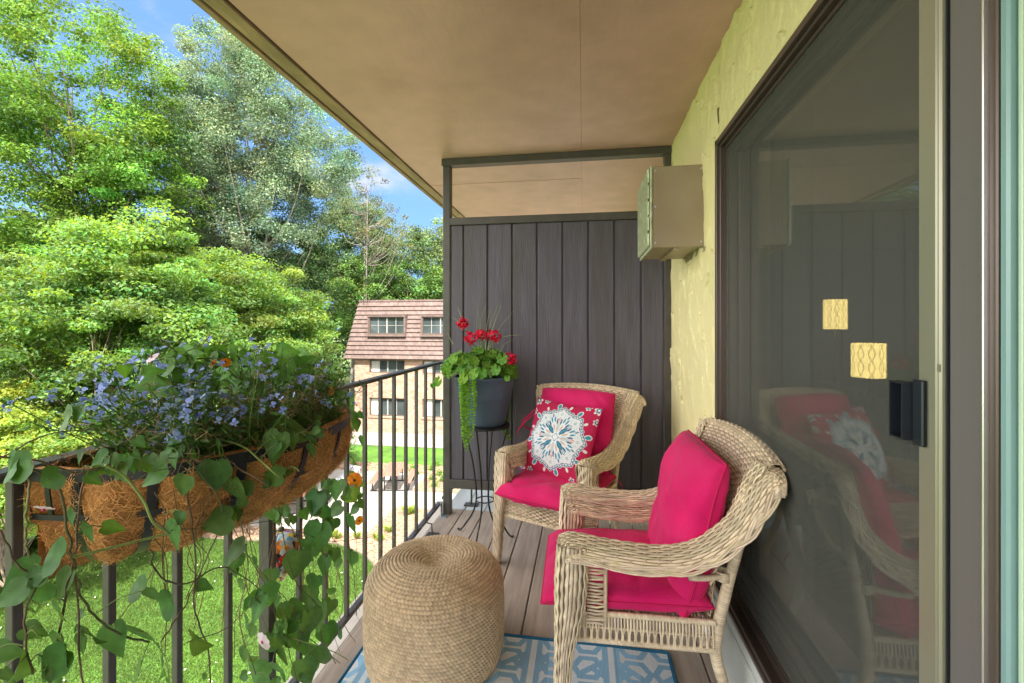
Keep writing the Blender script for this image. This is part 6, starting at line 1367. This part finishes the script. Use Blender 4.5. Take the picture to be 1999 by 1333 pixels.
tree('ash_tree', 'open crowned tree standing against sky left of the dark post', G(-13.0, 44), [((-13.2, 44, 8.6), (3.4, 3, 3.4)), ((-11.2, 44, 6), (3.0, 3, 3.4))], 230, .85, 80, .2, lm('pale_leaf', (.15, .22, .07), .35), 20, flat=.6, trunk_r=.25, limbs=50, bark=m_pbark)
tree('linden_tree', 'mid green full tree just above the mansard roof', G(-14.8, 38), [((-15.2, 38, 3.4), (4.2, 3, 3.6)), ((-10.4, 39, 3.6), (4.2, 3, 3.0)), ((-19, 37, 3), (3, 3, 4))], 400, .8, 110, .19, lm('linden_leaf', (.105, .215, .045), .35), 21, flat=.55, trunk_r=.25, limbs=20)
tree('maple_tree', 'bushy deep green tree touching the left edge of brick building', G(-15.3, 23.0), [((-15.7, 23, -.2), (2.0, 2.2, 3.6)), ((-14.9, 22.2, -2.6), (1.5, 1.8, 2.2)), ((-17.3, 22, 1.5), (2.0, 2, 3.0))], 330, .55, 120, .15, lm('deep_leaf', (.070, .165, .028), .35), 22, flat=.5, trunk_r=.15, multi=2, limbs=30)
tree('shrub', 'yellow green shrub glowing low at the far left edge', G(-13.4, 8.9), [((-13.9, 8.9, -2.3), (2.1, 1.6, 1.7)), ((-15.6, 9.6, -2.0), (2, 1.6, 2.0))], 330, .34, 130, .09, lm('golden_leaf', (.19, .29, .055), .42, (.5, .6, .06)), 23, flat=.5, trunk_r=.06, multi=3, limbs=30, cat='shrub')
tree('shrub', 'light yellow green shrub at the foot of the brick building corner', G(-13.6, 22.5), [((-13.9, 21.8, -4.3), (1.3, 1.2, 1.4)), ((-15.8, 22.5, -3.8), (1.8, 1.5, 2.2)), ((-17.5, 20.5, -3.8), (2.2, 1.5, 2.2))], 220, .42, 120, .12, lm('light_shrub_leaf', (.21, .33, .04), .4), 24, flat=.5, trunk_r=.05, multi=3, limbs=20, cat='shrub')
# ferny undergrowth and the far wood
rg = np.random.default_rng(70); cm = MB(); C = np.stack([rg.uniform(-26, -12.5, 420), rg.uniform(9, 23, 420), rg.uniform(GZ, GZ + 1.5, 420)], -1); C = C[(C[:, 1] > 13.6) | (C[:, 0] < -15.5)]; foliage(cm, C, np.full(len(C), .8), 90, .2, 71, .6); o = cm.build('undergrowth', lm('undergrowth_leaf', (.06, .14, .035), .3), None, False, True); tag(o, 'dense dark green undergrowth below the maples', 'undergrowth', kind='stuff')
cm = MB(); n = 1100; X = rg.uniform(-78, 14, n); Yw = 58 + rg.uniform(-4, 6, n) - np.clip(-X - 40, 0, 40) * .8; H = 5.0 + 3.5 * np.array([nz3(x * .12, 0, 3) for x in X]) + np.clip((-X - 18) * .28, 0, 9); C = np.stack([X, Yw, GZ + (H - GZ) * rg.random(n) ** .7], -1); foliage(cm, C, rg.uniform(1.2, 2.2, n), 90, .5, 72, .7)
o = cm.build('far_wood', lm('far_wood_leaf', (.065, .125, .040), .3), None, False, True); tag(o, 'far belt of dark green woodland behind everything', 'woodland', kind='stuff')
